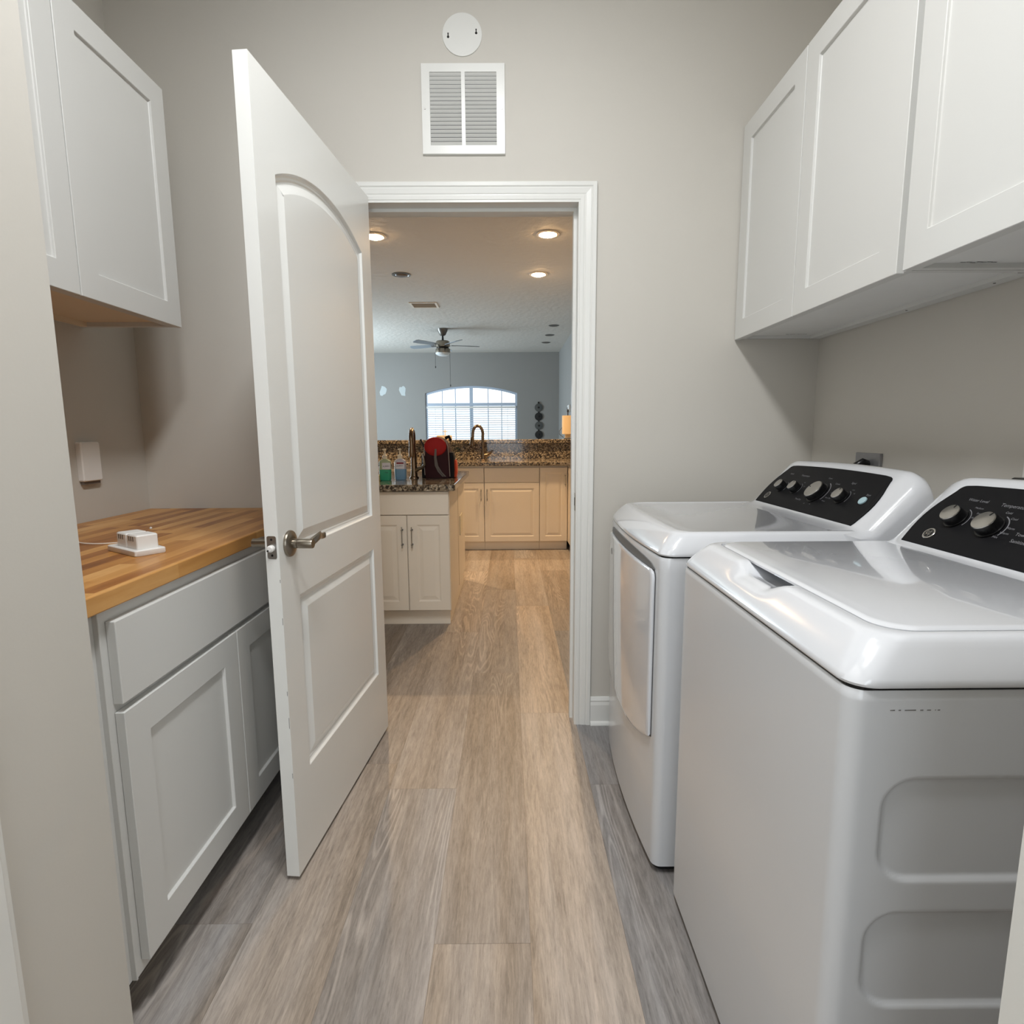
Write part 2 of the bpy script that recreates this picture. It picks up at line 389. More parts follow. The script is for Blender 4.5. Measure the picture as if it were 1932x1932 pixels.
# ================================================================== SETTING
# floor: vinyl planks, each a quad with its own tone
PW, PLEN, X0 = 0.2286, 1.53, 0.0441
LANE_J = {-1: 1.188, 0: 2.301, 1: 1.796, -2: 1.782, -3: 1.931, -4: 1.25, -5: 2.2, 2: 2.6}
TONES = {(0, 0): (0.66, 0.72), (0, 1): (0.44, 0.6), (-1, 0): (0.44, 0.55), (-1, -1): (0.52, 0.60), (-1, 1): (0.38, 0.6), (-2, 0): (0.47, 0.55), (-2, -1): (0.36, 0.34),
         (-3, -1): (0.62, 0.52), (-3, 0): (0.44, 0.45), (-4, -1): (0.52, 0.36), (-4, 0): (0.50, 0.3), (1, 0): (0.26, 0.16), (1, -1): (0.30, 0.12), (0, -1): (0.66, 0.62),
         (-5, 0): (0.5, 0.4)}
def build_floor():
    bm = B(); uvl = bm.loops.layers.uv.new('plank'); cl = bm.loops.layers.float_color.new('tone')
    g = 0.00028; rnd = random.Random(3)
    for i in range(-23, 6):
        xa = X0 + i * PW; j0 = LANE_J.get(i, rnd.uniform(0.5, 2.0))
        k = int(math.floor((-1.7 - j0) / PLEN))
        while j0 + k * PLEN < FARY:
            ya, yb = max(j0 + k * PLEN, -1.7), min(j0 + (k + 1) * PLEN, FARY)
            if yb > ya + 0.01:
                tone, hue = TONES.get((i, k), ((rnd.uniform(0.22, 0.50) if k > 0 else rnd.uniform(0.36, 0.62)), rnd.uniform(0.3, 0.8)))  # boards farther in are darkened to offset the kitchen lamps' brightness on them
                seed = rnd.random()
                vs = [bm.verts.new(p) for p in ((xa + g, ya + g, 0), (xa + PW - g, ya + g, 0), (xa + PW - g, yb - g, 0), (xa + g, yb - g, 0))]
                f = bm.faces.new(vs); f.material_index = 0
                for l, (u, v) in zip(f.loops, ((0, ya), (PW, ya), (PW, yb), (0, yb))):
                    l[uvl].uv = (u + seed * 9, v + seed * 5); l[cl] = (tone, hue, seed, 1)
            k += 1
    box(bm, KXL - 0.2, 1.4, -1.8, FARY + 0.1, -0.05, -0.0008, 1)
    struct('floor', bm, [M['plank'], M['seam']], norm=False)
build_floor()
struct('ceiling', bx(KXL - 0.2, 1.4, -1.8, FARY + 0.2, ZC, ZC + 0.1), M['ceil'])

# wall with the door, opening -0.553..0.285 before jambs
OL, OR, OT = -0.562, 0.283, 2.052
def wall_with_hole(x0, x1, y0, y1, hx0, hx1, hz0, hz1, zt=ZC):
    bm = B(); box(bm, x0, hx0, y0, y1, 0, zt); box(bm, hx1, x1, y0, y1, 0, zt); box(bm, hx0, hx1, y0, y1, hz1, zt)
    if hz0 > 0: box(bm, hx0, hx1, y0, y1, 0, hz0)
    return bm
struct('wall_front', wall_with_hole(XL - 0.1, XR + 0.1, D, DK, OL, OR, 0, OT), M['wall'])
struct('wall_kitchen_front', bx(KXL, XL - 0.1, D, DK, 0, ZC), M['wall'])
struct('wall_left', bx(XL - 0.1, XL, 0.79, D, 0, ZC), M['wall'])
struct('wall_right', bx(XR, XR + 0.1, -1.7, D, 0, ZC), M['wall'])
struct('wall_closet_left', bx(STUB - 0.12, STUB, -1.7, 0.909, 0, ZC), M['wall'])
struct('wall_nook_left', bx(XL - 0.1, STUB - 0.12, 0.79, 0.909, 0, ZC), M['wall'])
struct('wall_near_right', bx(0.437, XR, 0.30, 0.42, 0, ZC), M['wall'])
struct('wall_hall_back', bx(STUB - 0.12, XR + 0.1, -1.8, -1.7, 0, ZC), M['wall'])
struct('wall_kitchen_right', bx(KXR, KXR + 0.1, DK, FARY, 0, ZC), M['wall_blue'])
struct('wall_kitchen_left', bx(KXL - 0.1, KXL, D, FARY, 0, ZC), M['wall_blue'])
struct('trim_3', bx(0.4205, 0.437, 0.285, 0.4215, 0, ZC), M['trim'])      # liner on the near wall's end
def near_left_trim():
    bm = B(); box(bm, STUB, STUB + 0.014, 0.56, 0.701, 0, 2.12); box(bm, STUB + 0.014, STUB + 0.020, 0.60, 0.688, 0, 2.10); return bm
struct('trim_4', near_left_trim(), M['trim'], bevel=0.002)

# door casing with stepped profile on both faces of the wall, jambs and stops
CASE = [(0.0, 0.008), (0.003, 0.0102), (0.014, 0.0108), (0.0165, 0.0095), (0.020, 0.0095), (0.023, 0.0112), (0.040, 0.0135), (0.0435, 0.0122), (0.048, 0.0155), (0.060, 0.016), (0.0625, 0.0135), (0.0625, 0.0)]
def casing(y, sgn):
    xi0, xi1, zi = OL + 0.012, OR - 0.016, OT - 0.011
    bm = B(); rings = []
    for (w_, t_) in [(0, 0)] + CASE:
        yy = y - sgn * t_
        rings.append([(xi0 - w_, yy, 0), (xi0 - w_, yy, zi + w_), (xi1 + w_, yy, zi + w_), (xi1 + w_, yy, 0)])
    R = [[bm.verts.new(p) for p in r] for r in rings]
    for p, q in zip(R, R[1:]):
        for k in range(3): bm.faces.new((p[k], p[k + 1], q[k + 1], q[k]))
    for k in range(3): bm.faces.new((R[-1][k], R[-1][k + 1], R[0][k + 1], R[0][k]))
    for k in (0, 3): bm.faces.new([r[k] for r in R])
    return bm
struct('trim_1', casing(D, 1), M['trim'])
def jambs():
    bm = casing(DK, -1)
    HZ = OT - 0.018
    box(bm, OR - 0.021, OR, D - 0.0085, DK + 0.0085, 0, OT); box(bm, OL, OL + 0.018, D - 0.0005, DK + 0.0005, 0, OT); box(bm, OL + 0.018, OR - 0.021, D - 0.0085, DK + 0.0085, HZ, OT)
    box(bm, OR - 0.033, OR - 0.021, D + 0.048, D + 0.083, 0, HZ); box(bm, OL + 0.018, OL + 0.030, D + 0.048, D + 0.083, 0, HZ); box(bm, OL + 0.030, OR - 0.033, D + 0.048, D + 0.083, HZ - 0.012, HZ)
    return bm
jamb = struct('trim_2', jambs(), M['trim'])
bm = B(); prism(bm, rrect(D + 0.008, D + 0.036, 0.892, 0.962, 0.006), 'x', OR - 0.0225, OR - 0.0208); sp_ = obj('strike_plate', bm, M['nickel'], jamb)
bm = bx(OR - 0.0230, OR - 0.0224, D + 0.016, D + 0.030, 0.912, 0.944); obj('strike_hole', bm, M['hole'], sp_)

def baseboard(name, pts_fn, L0, L1, m=M['trim']):
    prof = [(0, 0), (0.012, 0), (0.0125, 0.085), (0.009, 0.098), (0.010, 0.104), (0.004, 0.116), (0, 0.118)]
    bm = loft(B(), [[pts_fn(a, t, z) for t, z in prof] for a in (L0, L1)])
    return struct(name, bm, m)
baseboard('baseboard_front', lambda a, t, z: (a, D - t, z), OR + 0.047, XR)
baseboard('baseboard_hall', lambda a, t, z: (STUB + t, a, z), -1.7, 0.56)
baseboard('baseboard_right', lambda a, t, z: (XR - t, a, z), 0.42, D - 0.013)
bm = loft(B(), [[(a, D - 0.012 - t, z) for t, z in ((0, 0), (0.011, 0), (0.011, 0.004), (0.008, 0.010), (0, 0.016))] for a in (OR + 0.047, XR - 0.02)])
struct('trim_5', bm, M['trim'])

# far wall with arched window opening
WX0, WX1, WZ0, WSP, WTOP = -1.84, 0.195, 0.45, 2.075, 2.235
def arch_pts(x0, x1, zs, zt, n=24):
    c = (x1 - x0) / 2; s = zt - zs; R_ = (c * c + s * s) / (2 * s); cx = (x0 + x1) / 2; cz = zt - R_; a0 = math.asin(c / R_)
    return [(cx + R_ * math.sin(a0 * (1 - 2 * k / n)), cz + R_ * math.cos(a0 * (1 - 2 * k / n))) for k in range(n + 1)]
def far_wall():
    bm = B()
    outer = rect(KXL, KXR, 0, ZC); hole = [(WX0, WZ0), (WX1, WZ0)] + arch_pts(WX0, WX1, WSP, WTOP)
    for y in (FARY, FARY + 0.14):
        o = [bm.verts.new((x, y, z)) for x, z in outer]; h = [bm.verts.new((x, y, z)) for x, z in hole]
        ed = [bm.edges.new((v[i], v[(i + 1) % len(v)])) for v in (o, h) for i in range(len(v))]
        bmesh.ops.triangle_fill(bm, edges=ed, use_beauty=True)
    for pts in (hole, outer):
        a = [bm.verts.new((x, FARY, z)) for x, z in pts]; b = [bm.verts.new((x, FARY + 0.14, z)) for x, z in pts]
        for i in range(len(a)): bm.faces.new((a[i], a[(i + 1) % len(a)], b[(i + 1) % len(b)], b[i]))
    return bm
struct('wall_living_back', far_wall(), M['wall_blue'])
def window():
    root = bpy.data.objects.new('window_1', None); COL.objects.link(root); root.location = (-0.82, FARY, WZ0); root['kind'] = 'structure'
    bm = B(); outer = [(WX0, WZ0), (WX1, WZ0)] + arch_pts(WX0, WX1, WSP, WTOP); inner = inset(outer, 0.045)
    n = len(outer)
    y0, y1 = FARY + 0.03, FARY + 0.09
    rings = [[(x, y0, z) for x, z in outer], [(x, y0, z) for x, z in inner], [(x, y1, z) for x, z in inner], [(x, y1, z) for x, z in outer]]
    R = [[bm.verts.new(p) for p in r] for r in rings]
    for a in range(4):
        p, q = R[a], R[(a + 1) % 4]
        for k in range(n): bm.faces.new((p[k], p[(k + 1) % n], q[(k + 1) % n], q[k]))
    box(bm, WX0 + 0.04, WX1 - 0.04, FARY + 0.028, FARY + 0.092, 1.80, 1.865)       # transom
    obj('window_frame', bm, M['frame'], root)
    bm = bx(-0.86, -0.785, FARY + 0.032, FARY + 0.088, WZ0 + 0.04, 1.80); box(bm, -0.86, -0.785, FARY + 0.032, FARY + 0.088, 1.865, 2.20); obj('mullion', bm, M['frame'], root)
    bm = B()
    for x in (-1.465, -1.175, -0.45, -0.15):
        zt = 2.13 if abs(x + 0.82) > 0.5 else 2.18
        box(bm, x - 0.010, x + 0.010, FARY + 0.05, FARY + 0.07, 1.865, zt); box(bm, x - 0.010, x + 0.010, FARY + 0.05, FARY + 0.07, WZ0 + 0.04, 1.80)
    obj('glazing_bar', bm, M['frame'], root)
    bm = bx(WX0 + 0.04, WX1 - 0.04, FARY + 0.058, FARY + 0.062, WZ0 + 0.04, 1.80); obj('pane', bm, M['glass'], root)
    bm = bx(WX0 - 0.03, WX1 + 0.03, FARY - 0.04, FARY + 0.03, WZ0 - 0.025, WZ0); obj('window_sill', bm, M['frame'], root)
window()
def blinds():
    b = thing('window_blind', 'white horizontal slat blind covering the lower part of the arched window', 'blind', (-0.82, FARY - 0.0, 1.79))
    obj('headrail', bx(WX0 + 0.03, WX1 - 0.03, FARY + 0.0, FARY + 0.028, 1.745, 1.79), M['white'], b)
    bm = B(); z = 1.725
    while z > WZ0 + 0.05:
        x0, x1 = WX0 + 0.035, WX1 - 0.035
        vs = [bm.verts.new(p) for p in ((x0, FARY - 0.016, z - 0.006), (x1, FARY - 0.016, z - 0.006), (x1, FARY + 0.026, z + 0.006), (x0, FARY + 0.026, z + 0.006))]
        bm.faces.new(vs)
        vs = [bm.verts.new(p) for p in ((x0, FARY - 0.016, z - 0.013), (x1, FARY - 0.016, z - 0.013), (x1, FARY + 0.026, z - 0.001), (x0, FARY + 0.026, z - 0.001))]
        bm.faces.new(vs)
        bm.faces.new([bm.verts.new(p) for p in ((x0, FARY - 0.016, z - 0.013), (x1, FARY - 0.016, z - 0.013), (x1, FARY - 0.016, z - 0.006), (x0, FARY - 0.016, z - 0.006))]); z -= 0.049
    obj('slats', bm, M['blind'], b, norm=False)
    obj('bottom_rail', bx(WX0 + 0.035, WX1 - 0.035, FARY - 0.014, FARY + 0.026, WZ0 + 0.012, WZ0 + 0.034), M['white'], b)
    for x in (-1.62, -1.18, -0.45, -0.02): obj('ladder_cord', bx(x - 0.003, x + 0.003, FARY - 0.018, FARY - 0.015, WZ0 + 0.03, 1.745), M['frame'], b)
blinds()

# ================================================================== DOOR LEAF
HP = Vector((-0.5006, 2.1782, 0)); FP = Vector((-0.5733, 1.3842, 0)); DU = (FP - HP).normalized(); DN = Vector((-DU.y, DU.x, 0))
if DN.x < 0: DN = -DN
DW, DZ0, DZ1, DT = (FP - HP).length, 0.013, 2.044, 0.035
def FD(s, z, d=0.0): return tuple(HP + DU * s + DN * d + Vector((0, 0, z)))
def door():
    root = bpy.data.objects.new('door_1', None); COL.objects.link(root); root.location = HP + Vector((0, 0, DZ0)); root['kind'] = 'structure'
    up = [(0.092, 0.897), (0.700, 0.897)] + [(s, z) for s, z in arch_pts(0.092, 0.700, 1.826, 1.899, 28)]
    lo = rect(0.092, 0.700, 0.277, 0.772)
    prof = [(0.0015, -0.001), (0.005, -0.0065), (0.009, -0.0085), (0.014, -0.0085), (0.018, -0.0100), (0.024, -0.0092), (0.044, -0.0025), (0.046, -0.002)]
    bm = slab(B(), FD, rect(0, DW, DZ0, DZ1), DT, [(up, prof), (lo, prof)])
    leaf = obj('door_leaf', bm, M['door'], root, bevel=0.0012, seg=1)
    bm = B()
    for (s, z, l) in ((DW, 0.72, 0.018), (DW, 0.44, 0.03), (DW, 0.30, 0.014), (DW, 0.83, 0.008), (DW, 0.53, 0.012)):
        vs = [bm.verts.new(FD(DW + 0.0004, z + (0 if k in (0, 1) else l), -0.001 - (0.0012 if k in (1, 2) else 0))) for k in range(4)]; bm.faces.new(vs)
    obj('edge_scuffs', bm, M['scuff'], leaf)
    # lever set on the visible face
    h = B(); c = Vector(FD(0.742, 0.920)); lathe(h, c, [(0.0325, -0.0002), (0.0335, 0.003), (0.032, 0.007), (0.026, 0.010), (0.0175, 0.012)], 40, axis=DN, squash=(1, 1.04))
    rose = obj('door_handle', h, M['nickel'], root, smooth=True)
    h = B(); lathe(h, c + DN * 0.010, [(0.0125, 0), (0.0125, 0.014), (0.0112, 0.0145), (0.0112, 0.016), (0.0125, 0.0165), (0.0125, 0.052), (0.0115, 0.054)], 28, axis=DN); obj('handle_neck', h, M['nickel'], rose, smooth=True)
    h = B(); pts = []
    for k in range(15):
        t = k / 14; s = 0.742 - 0.115 * t; z = 0.920 + 0.010 * math.sin(t * math.pi * 1.5) * (1) + 0.012 * t; d = 0.055 + 0.010 * math.sin(t * math.pi * 1.7)
        pts.append((s, z, d, 0.0105 - 0.0035 * t))
    rings = []
    for (s, z, d, r) in pts:
        rings.append([FD(s, z + r * math.sin(a) * (1.15), d + r * 0.42 * math.cos(a)) for a in [2 * math.pi * q / 14 for q in range(14)]])
    loft(h, rings); obj('lever', h, M['nickel'], rose, smooth=True)
    # far side set: rosette and lever neck seen past the free edge
    c2 = Vector(FD(0.742, 0.920, -DT)); h = B(); lathe(h, c2, [(0.0325, -0.0002), (0.0335, 0.003), (0.030, 0.008), (0.0175, 0.012)], 32, axis=-DN); r2 = obj('door_handle', h, M['nickel'], root, smooth=True)
    h = B(); tube(h, [c2 - DN * 0.010, c2 - DN * 0.062], 0.0118, 20); obj('handle_neck', h, M['nickel'], r2, smooth=True)
    h = B(); tube(h, [c2 - DN * 0.055, c2 - DN * 0.058 - DU * 0.04, c2 - DN * 0.056 - DU * 0.10], [0.0105, 0.009, 0.006], 14); obj('lever', h, M['nickel'], r2, smooth=True)
    # latch plate on the free edge
    def FE(d, z, o): return tuple(HP + DU * (DW + o) + DN * (d) + Vector((0, 0, z)))
    pl = [(a, b) for a, b in rrect(-0.0295, -0.0055, 0.891, 0.949, 0.005, 5)]
    bm = loft(B(), [[FE(a, b, 0.0) for a, b in pl], [FE(a, b, 0.0012) for a, b in pl]]); lp = obj('latch_plate', bm, M['steel'], root)
    bm = B(); lathe(bm, FE(-0.0175, 0.918, 0.001), [(0.0088, 0), (0.0088, 0.009), (0.0055, 0.012)], 20, axis=DU, squash=(1, 1)); obj('latch_bolt', bm, M['white'], lp, smooth=True)
    bm = B(); box(bm, 0, 0, 0, 0, 0, 0); bm.clear()
    for z in (0.940, 0.900): lathe(bm, FE(-0.0175, z, 0.001), [(0.0032, 0), (0.0028, 0.0008)], 14, axis=DU)
    lathe(bm, FE(-0.0215, 0.914, 0.010), [(0.0024, 0), (0.002, 0.006)], 10, axis=DU)
    obj('screw', bm, M['hole'], lp)
    # hinges on the hinge edge
    for z in (0.25, 1.02, 1.80):
        bm = B(); tube(bm, [tuple(HP + DN * 0.0 + DU * -0.006 + Vector((-0.036, 0.006, z))), tuple(HP + DU * -0.006 + Vector((-0.036, 0.006, z + 0.09)))], 0.0062, 14)
        obj('hinge', bm, M['nickel'], root, smooth=True)
door()

# ================================================================== LEFT SIDE CABINETS
CX = -0.747         # faces of the base doors and worktop edge
def FXp(x):         # face looking +X : a runs along Y
    return lambda a, b, d: (x + d, a, b)
def FXm(x):         # face looking -X
    return lambda a, b, d: (x - d, a, b)
def shaker(parent, F, a0, a1, b0, b1, rail=0.07, thick=0.019, name='door', m=None):
    bm = slab(B(), F, rect(a0, a1, b0, b1), thick, [(rect(a0 + rail, a1 - rail, b0 + rail, b1 - rail), SHAKER)])
    return obj(name, bm, m or M['cab'], parent, bevel=0.0012, seg=1)
def base_cab():
    t = thing('base_cabinet', 'white shaker base cabinet under the butcher block worktop', 'cabinet', (-1.08, 1.5, 0))
    fx = CX - 0.0195
    bm = B(); box(bm, XL + 0.004, fx - 0.019, 1.02, 1.955, 0.0975, 0.876)
    box(bm, fx - 0.019, fx, 1.020, 1.048, 0.0975, 0.876); box(bm, fx - 0.019, fx, 1.93, 1.975, 0.0975, 0.876)
    box(bm, fx - 0.019, fx, 1.048, 1.93, 0.838, 0.876); box(bm, fx - 0.019, fx, 1.048, 1.93, 0.655, 0.700); box(bm, fx - 0.019, fx, 1.048, 1.93, 0.0975, 0.138)
    box(bm, fx - 0.019, fx, 1.47, 1.51, 0.138, 0.655)
    obj('carcass', bm, M['cab'], t)
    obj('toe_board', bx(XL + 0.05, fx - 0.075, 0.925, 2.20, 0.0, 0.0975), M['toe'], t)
    bm = B(); box(bm, fx - 0.050, fx - 0.032, 0.912, 1.003, 0.0975, 0.876); box(bm, fx - 0.050, fx - 0.007, 1.003, 1.014, 0.0975, 0.876); box(bm, fx - 0.050, fx + 0.003, 1.014, 1.019, 0.0975, 0.876)
    obj('filler_strip', bm, M['cab'], t, bevel=0.001, seg=1)
    obj('filler_strip', bx(fx - 0.030, fx - 0.001, 1.975, 2.208, 0.0975, 0.876), M['cab'], t, bevel=0.001, seg=1)
    obj('drawer', bx(fx, CX, 1.035, 1.945, 0.684, 0.850), M['cab'], t, bevel=0.0018, seg=2)
    shaker(t, FXp(CX), 1.035, 1.488, 0.125, 0.667, 0.072); shaker(t, FXp(CX), 1.492, 1.945, 0.125, 0.667, 0.068)
base_cab()
wt = obj('worktop', bx(XL + 0.001, CX, 0.911, D - 0.001, 0.877, 0.914), M['butcher'], bevel=0.003)
tag(wt, 'oiled butcher block worktop of brown wooden staves along the left wall', 'worktop')

def left_upper():
    ux = -1.085
    t = thing('wall_cabinet', 'white shaker wall cabinet above the butcher block worktop', 'wall cabinet', (XL, 1.5, 1.545))
    z0, z1 = 1.5535, 2.272; fx = ux - 0.0195
    bm = B(); box(bm, XL, fx - 0.019, 1.04, 1.059, z0, z1); box(bm, XL, fx - 0.019, 1.936, 1.955, z0, z1); box(bm, XL, fx - 0.019, 1.059, 1.936, z1 - 0.018, z1)
    box(bm, XL, XL + 0.006, 1.059, 1.936, z0, z1)
    obj('carcass', bm, M['cab'], t)
    bm = bx(XL + 0.006, fx - 0.019, 1.059, 1.936, z0 + 0.014, z0 + 0.030); box(bm, XL + 0.006, XL + 0.024, 1.059, 1.936, z0 - 0.0, z0 + 0.014)
    obj('bottom_panel', bm, M['cabin'], t, label='unpainted maple underside')
    bm = bx(fx - 0.019, fx, 1.04, 1.955, z0, z0 + 0.038); box(bm, fx - 0.019, fx, 1.04, 1.955, z1 - 0.038, z1); box(bm, fx - 0.019, fx, 1.04, 1.078, z0 + .038, z1 - .038); box(bm, fx - 0.019, fx, 1.917, 1.955, z0 + .038, z1 - .038); box(bm, fx - 0.019, fx, 1.490, 1.528, z0 + .038, z1 - .038)
    obj('face_frame', bm, M['cab'], t)
    shaker(t, FXp(ux), 1.045, 1.508, 1.552, 2.278, 0.070); shaker(t, FXp(ux), 1.512, 1.957, 1.552, 2.278, 0.070)
left_upper()

def outlet_left():
    t = thing('outlet_box', 'white slim raised outlet cover on the wall above the butcher block', 'outlet', (XL, 1.90, 1.11))
    bm = loft(B(), [[(XL + a, y, z) for y, z in rrect(1.858 - i, 1.944 + i, 1.048 - i, 1.178 + i, 0.006)] for a, i in ((0.0005, 0.0), (0.016, 0.0), (0.0195, -0.003))])
    obj('cover', bm, M['white'], t)
    obj('socket_foot', bx(XL + 0.002, XL + 0.012, 1.864, 1.94, 1.038, 1.048), M['strap'], t)
outlet_left()

def charger():
    t = thing('charging_dock', 'small white square charging dock with two battery blocks on the butcher block worktop', 'charging dock', (-0.96, 1.45, 0.9145))
    A = math.radians(0)
    c = Vector((-0.963, 1.435, 0.9145))
    ex = Vector((0.80, -0.60, 0)).normalized(); 
    # dock axes found from its visible corners
    p0, p1, p2 = Vector((-1.004, 1.392, 0)), Vector((-0.882, 1.310, 0)), Vector((-0.858, 1.372, 0))
    e1 = (p1 - p0).normalized(); e2 = Vector((-e1.y, e1.x, 0))
    L1, L2 = 0.150, 0.070
    def P(a, b, z): v = p0 + e1 * a + e2 * b; return (v.x, v.y, 0.9145 + z)
    bm = loft(B(), [[P(a, b, z) for a, b in rrect(i, L1 - i, i, L2 - i, 0.006)] for z, i in ((0, 0.001), (0.002, 0), (0.012, 0), (0.014, 0.002))]); obj('base', bm, M['white'], t, smooth=True, angle=30)
    for a0 in (0.031, 0.085):
        bm = loft(B(), [[P(a, b, z) for a, b in rrect(a0 + i, a0 + 0.051 - i, 0.011 + i, 0.060 - i, 0.004)] for z, i in ((0.0142, 0), (0.045, 0), (0.048, 0.002))]); o = obj('battery_block', bm, M['white'], t, smooth=True, angle=30)
        for k in range(3):
            a1 = a0 + 0.012 + k * 0.010; obj('contact_slot', loft(B(), [[P(a1, 0.0106, z), P(a1 + 0.004, 0.0106, z), P(a1 + 0.004, 0.012, z), P(a1, 0.012, z)] for z in (0.033, 0.044)]), M['strap'], o)
    bm = B(); pts = []
    ctrl = [P(0.0, 0.055, 0.008), P(-0.03, 0.073, 0.012), P(-0.06, 0.060, 0.005), P(-0.10, 0.020, 0.003), P(-0.15, 0.0, 0.003), P(-0.21, 0.003, 0.003), P(-0.28, -0.01, 0.003)]
    ctrl = [Vector(p) for p in ctrl]
    for i in range(len(ctrl) - 1):
        a = ctrl[max(i - 1, 0)]; b = ctrl[i]; c_ = ctrl[i + 1]; d = ctrl[min(i + 2, len(ctrl) - 1)]
        for k in range(6):
            u = k / 6; pts.append(0.5 * ((2 * b) + (c_ - a) * u + (2 * a - 5 * b + 4 * c_ - d) * u * u + (3 * b - a - 3 * c_ + d) * u ** 3))
    tube(bm, pts, 0.0017, 8); obj('cable', bm, M['cable'], t, smooth=True)
charger()
bm = B(); lathe(bm, (-1.10, 1.72, 0.9142), [(0.002, 0), (0.004, 0.001), (0.0035, 0.004), (0.001, 0.006)], 10); tag(obj('crumb', bm, M['white'], smooth=True), 'tiny pale crumb lying on the butcher block worktop', 'crumb')

# ================================================================== RIGHT UPPER CABINETS
def right_upper(y0, y1, splits, label, crack):
    fxp = 0.857; z0, z1 = 1.5465, 2.280; fx = fxp + 0.0195
    t = thing('wall_cabinet', label, 'wall cabinet', (XR, (y0 + y1) / 2, 1.55))
    bm = B(); box(bm, fx + 0.019, XR, y0, y0 + 0.018, z0, z1); box(bm, fx + 0.019, XR, y1 - 0.018, y1, z0, z1); box(bm, fx + 0.019, XR, y0 + 0.018, y1 - 0.018, z1 - 0.018, z1); box(bm, XR - 0.006, XR, y0 + .018, y1 - .018, z0, z1 - .018)
    obj('carcass', bm, M['cab'], t)
    bm = bx(fx + 0.019, XR - 0.006, y0 + 0.018, y1 - 0.018, z0 + 0.010, z0 + 0.026); obj('bottom_panel', bm, M['cabgrey'], t)
    bp_ = t.children[-1]
    bm = bx(XR - 0.045, XR - 0.006, y0 + 0.018, y1 - 0.018, z0 - 0.002, z0 + 0.010); rail = obj('hanging_rail', bm, M['cab'], t)
    bm = B(); box(bm, fx, fx + 0.019, y0, y1, z0, z0 + 0.038); box(bm, fx, fx + 0.019, y0, y1, z1 - 0.038, z1); box(bm, fx, fx + 0.019, y0, y0 + 0.036, z0 + .038, z1 - .038); box(bm, fx, fx + 0.019, y1 - 0.036, y1, z0 + .038, z1 - .038)
    m_ = (splits[0][1] + splits[1][0]) / 2; box(bm, fx, fx + 0.019, m_ - 0.019, m_ + 0.019, z0 + .038, z1 - .038)
    obj('face_frame', bm, M['cab'], t)
    for a, b in splits: shaker(t, FXm(fxp), a, b, 1.542, 2.286, 0.066)
    bm = B(); rnd = random.Random(len(label))
    for (yy, xx) in crack:
        for k in range(7):
            a = yy + rnd.uniform(-0.004, 0.004); x_ = xx - 0.011 * k
            vs = [(x_, a, z0 + 0.0096), (x_ - 0.012, a + rnd.uniform(-.002, .002), z0 + 0.0096), (x_ - 0.012, a + 0.003, z0 + 0.0096), (x_, a + 0.004 * rnd.random() + .001, z0 + 0.0096)]
            bm.faces.new([bm.verts.new(v) for v in vs])
    obj('caulk_crack', bm, M['hole'], bp_)
    for yy in (y0 + 0.10, y0 + 0.40): obj('screw_hole', lathe(B(), (XR - 0.027, yy, z0 - 0.0022), [(0.003, -0.0004), (0.003, 0.0002)], 10), M['hole'], rail)
right_upper(1.2975, 2.210, ((1.305, 1.7650), (1.7690, 2.205)), 'white two-door shaker wall cabinet above the dryer, against the door wall', [(2.165, 1.11)])
right_upper(0.43, 1.2945, ((0.437, 0.858), (0.862, 1.284)), 'white shaker wall cabinet above the washer, nearer the camera', [(1.268, 1.05)])

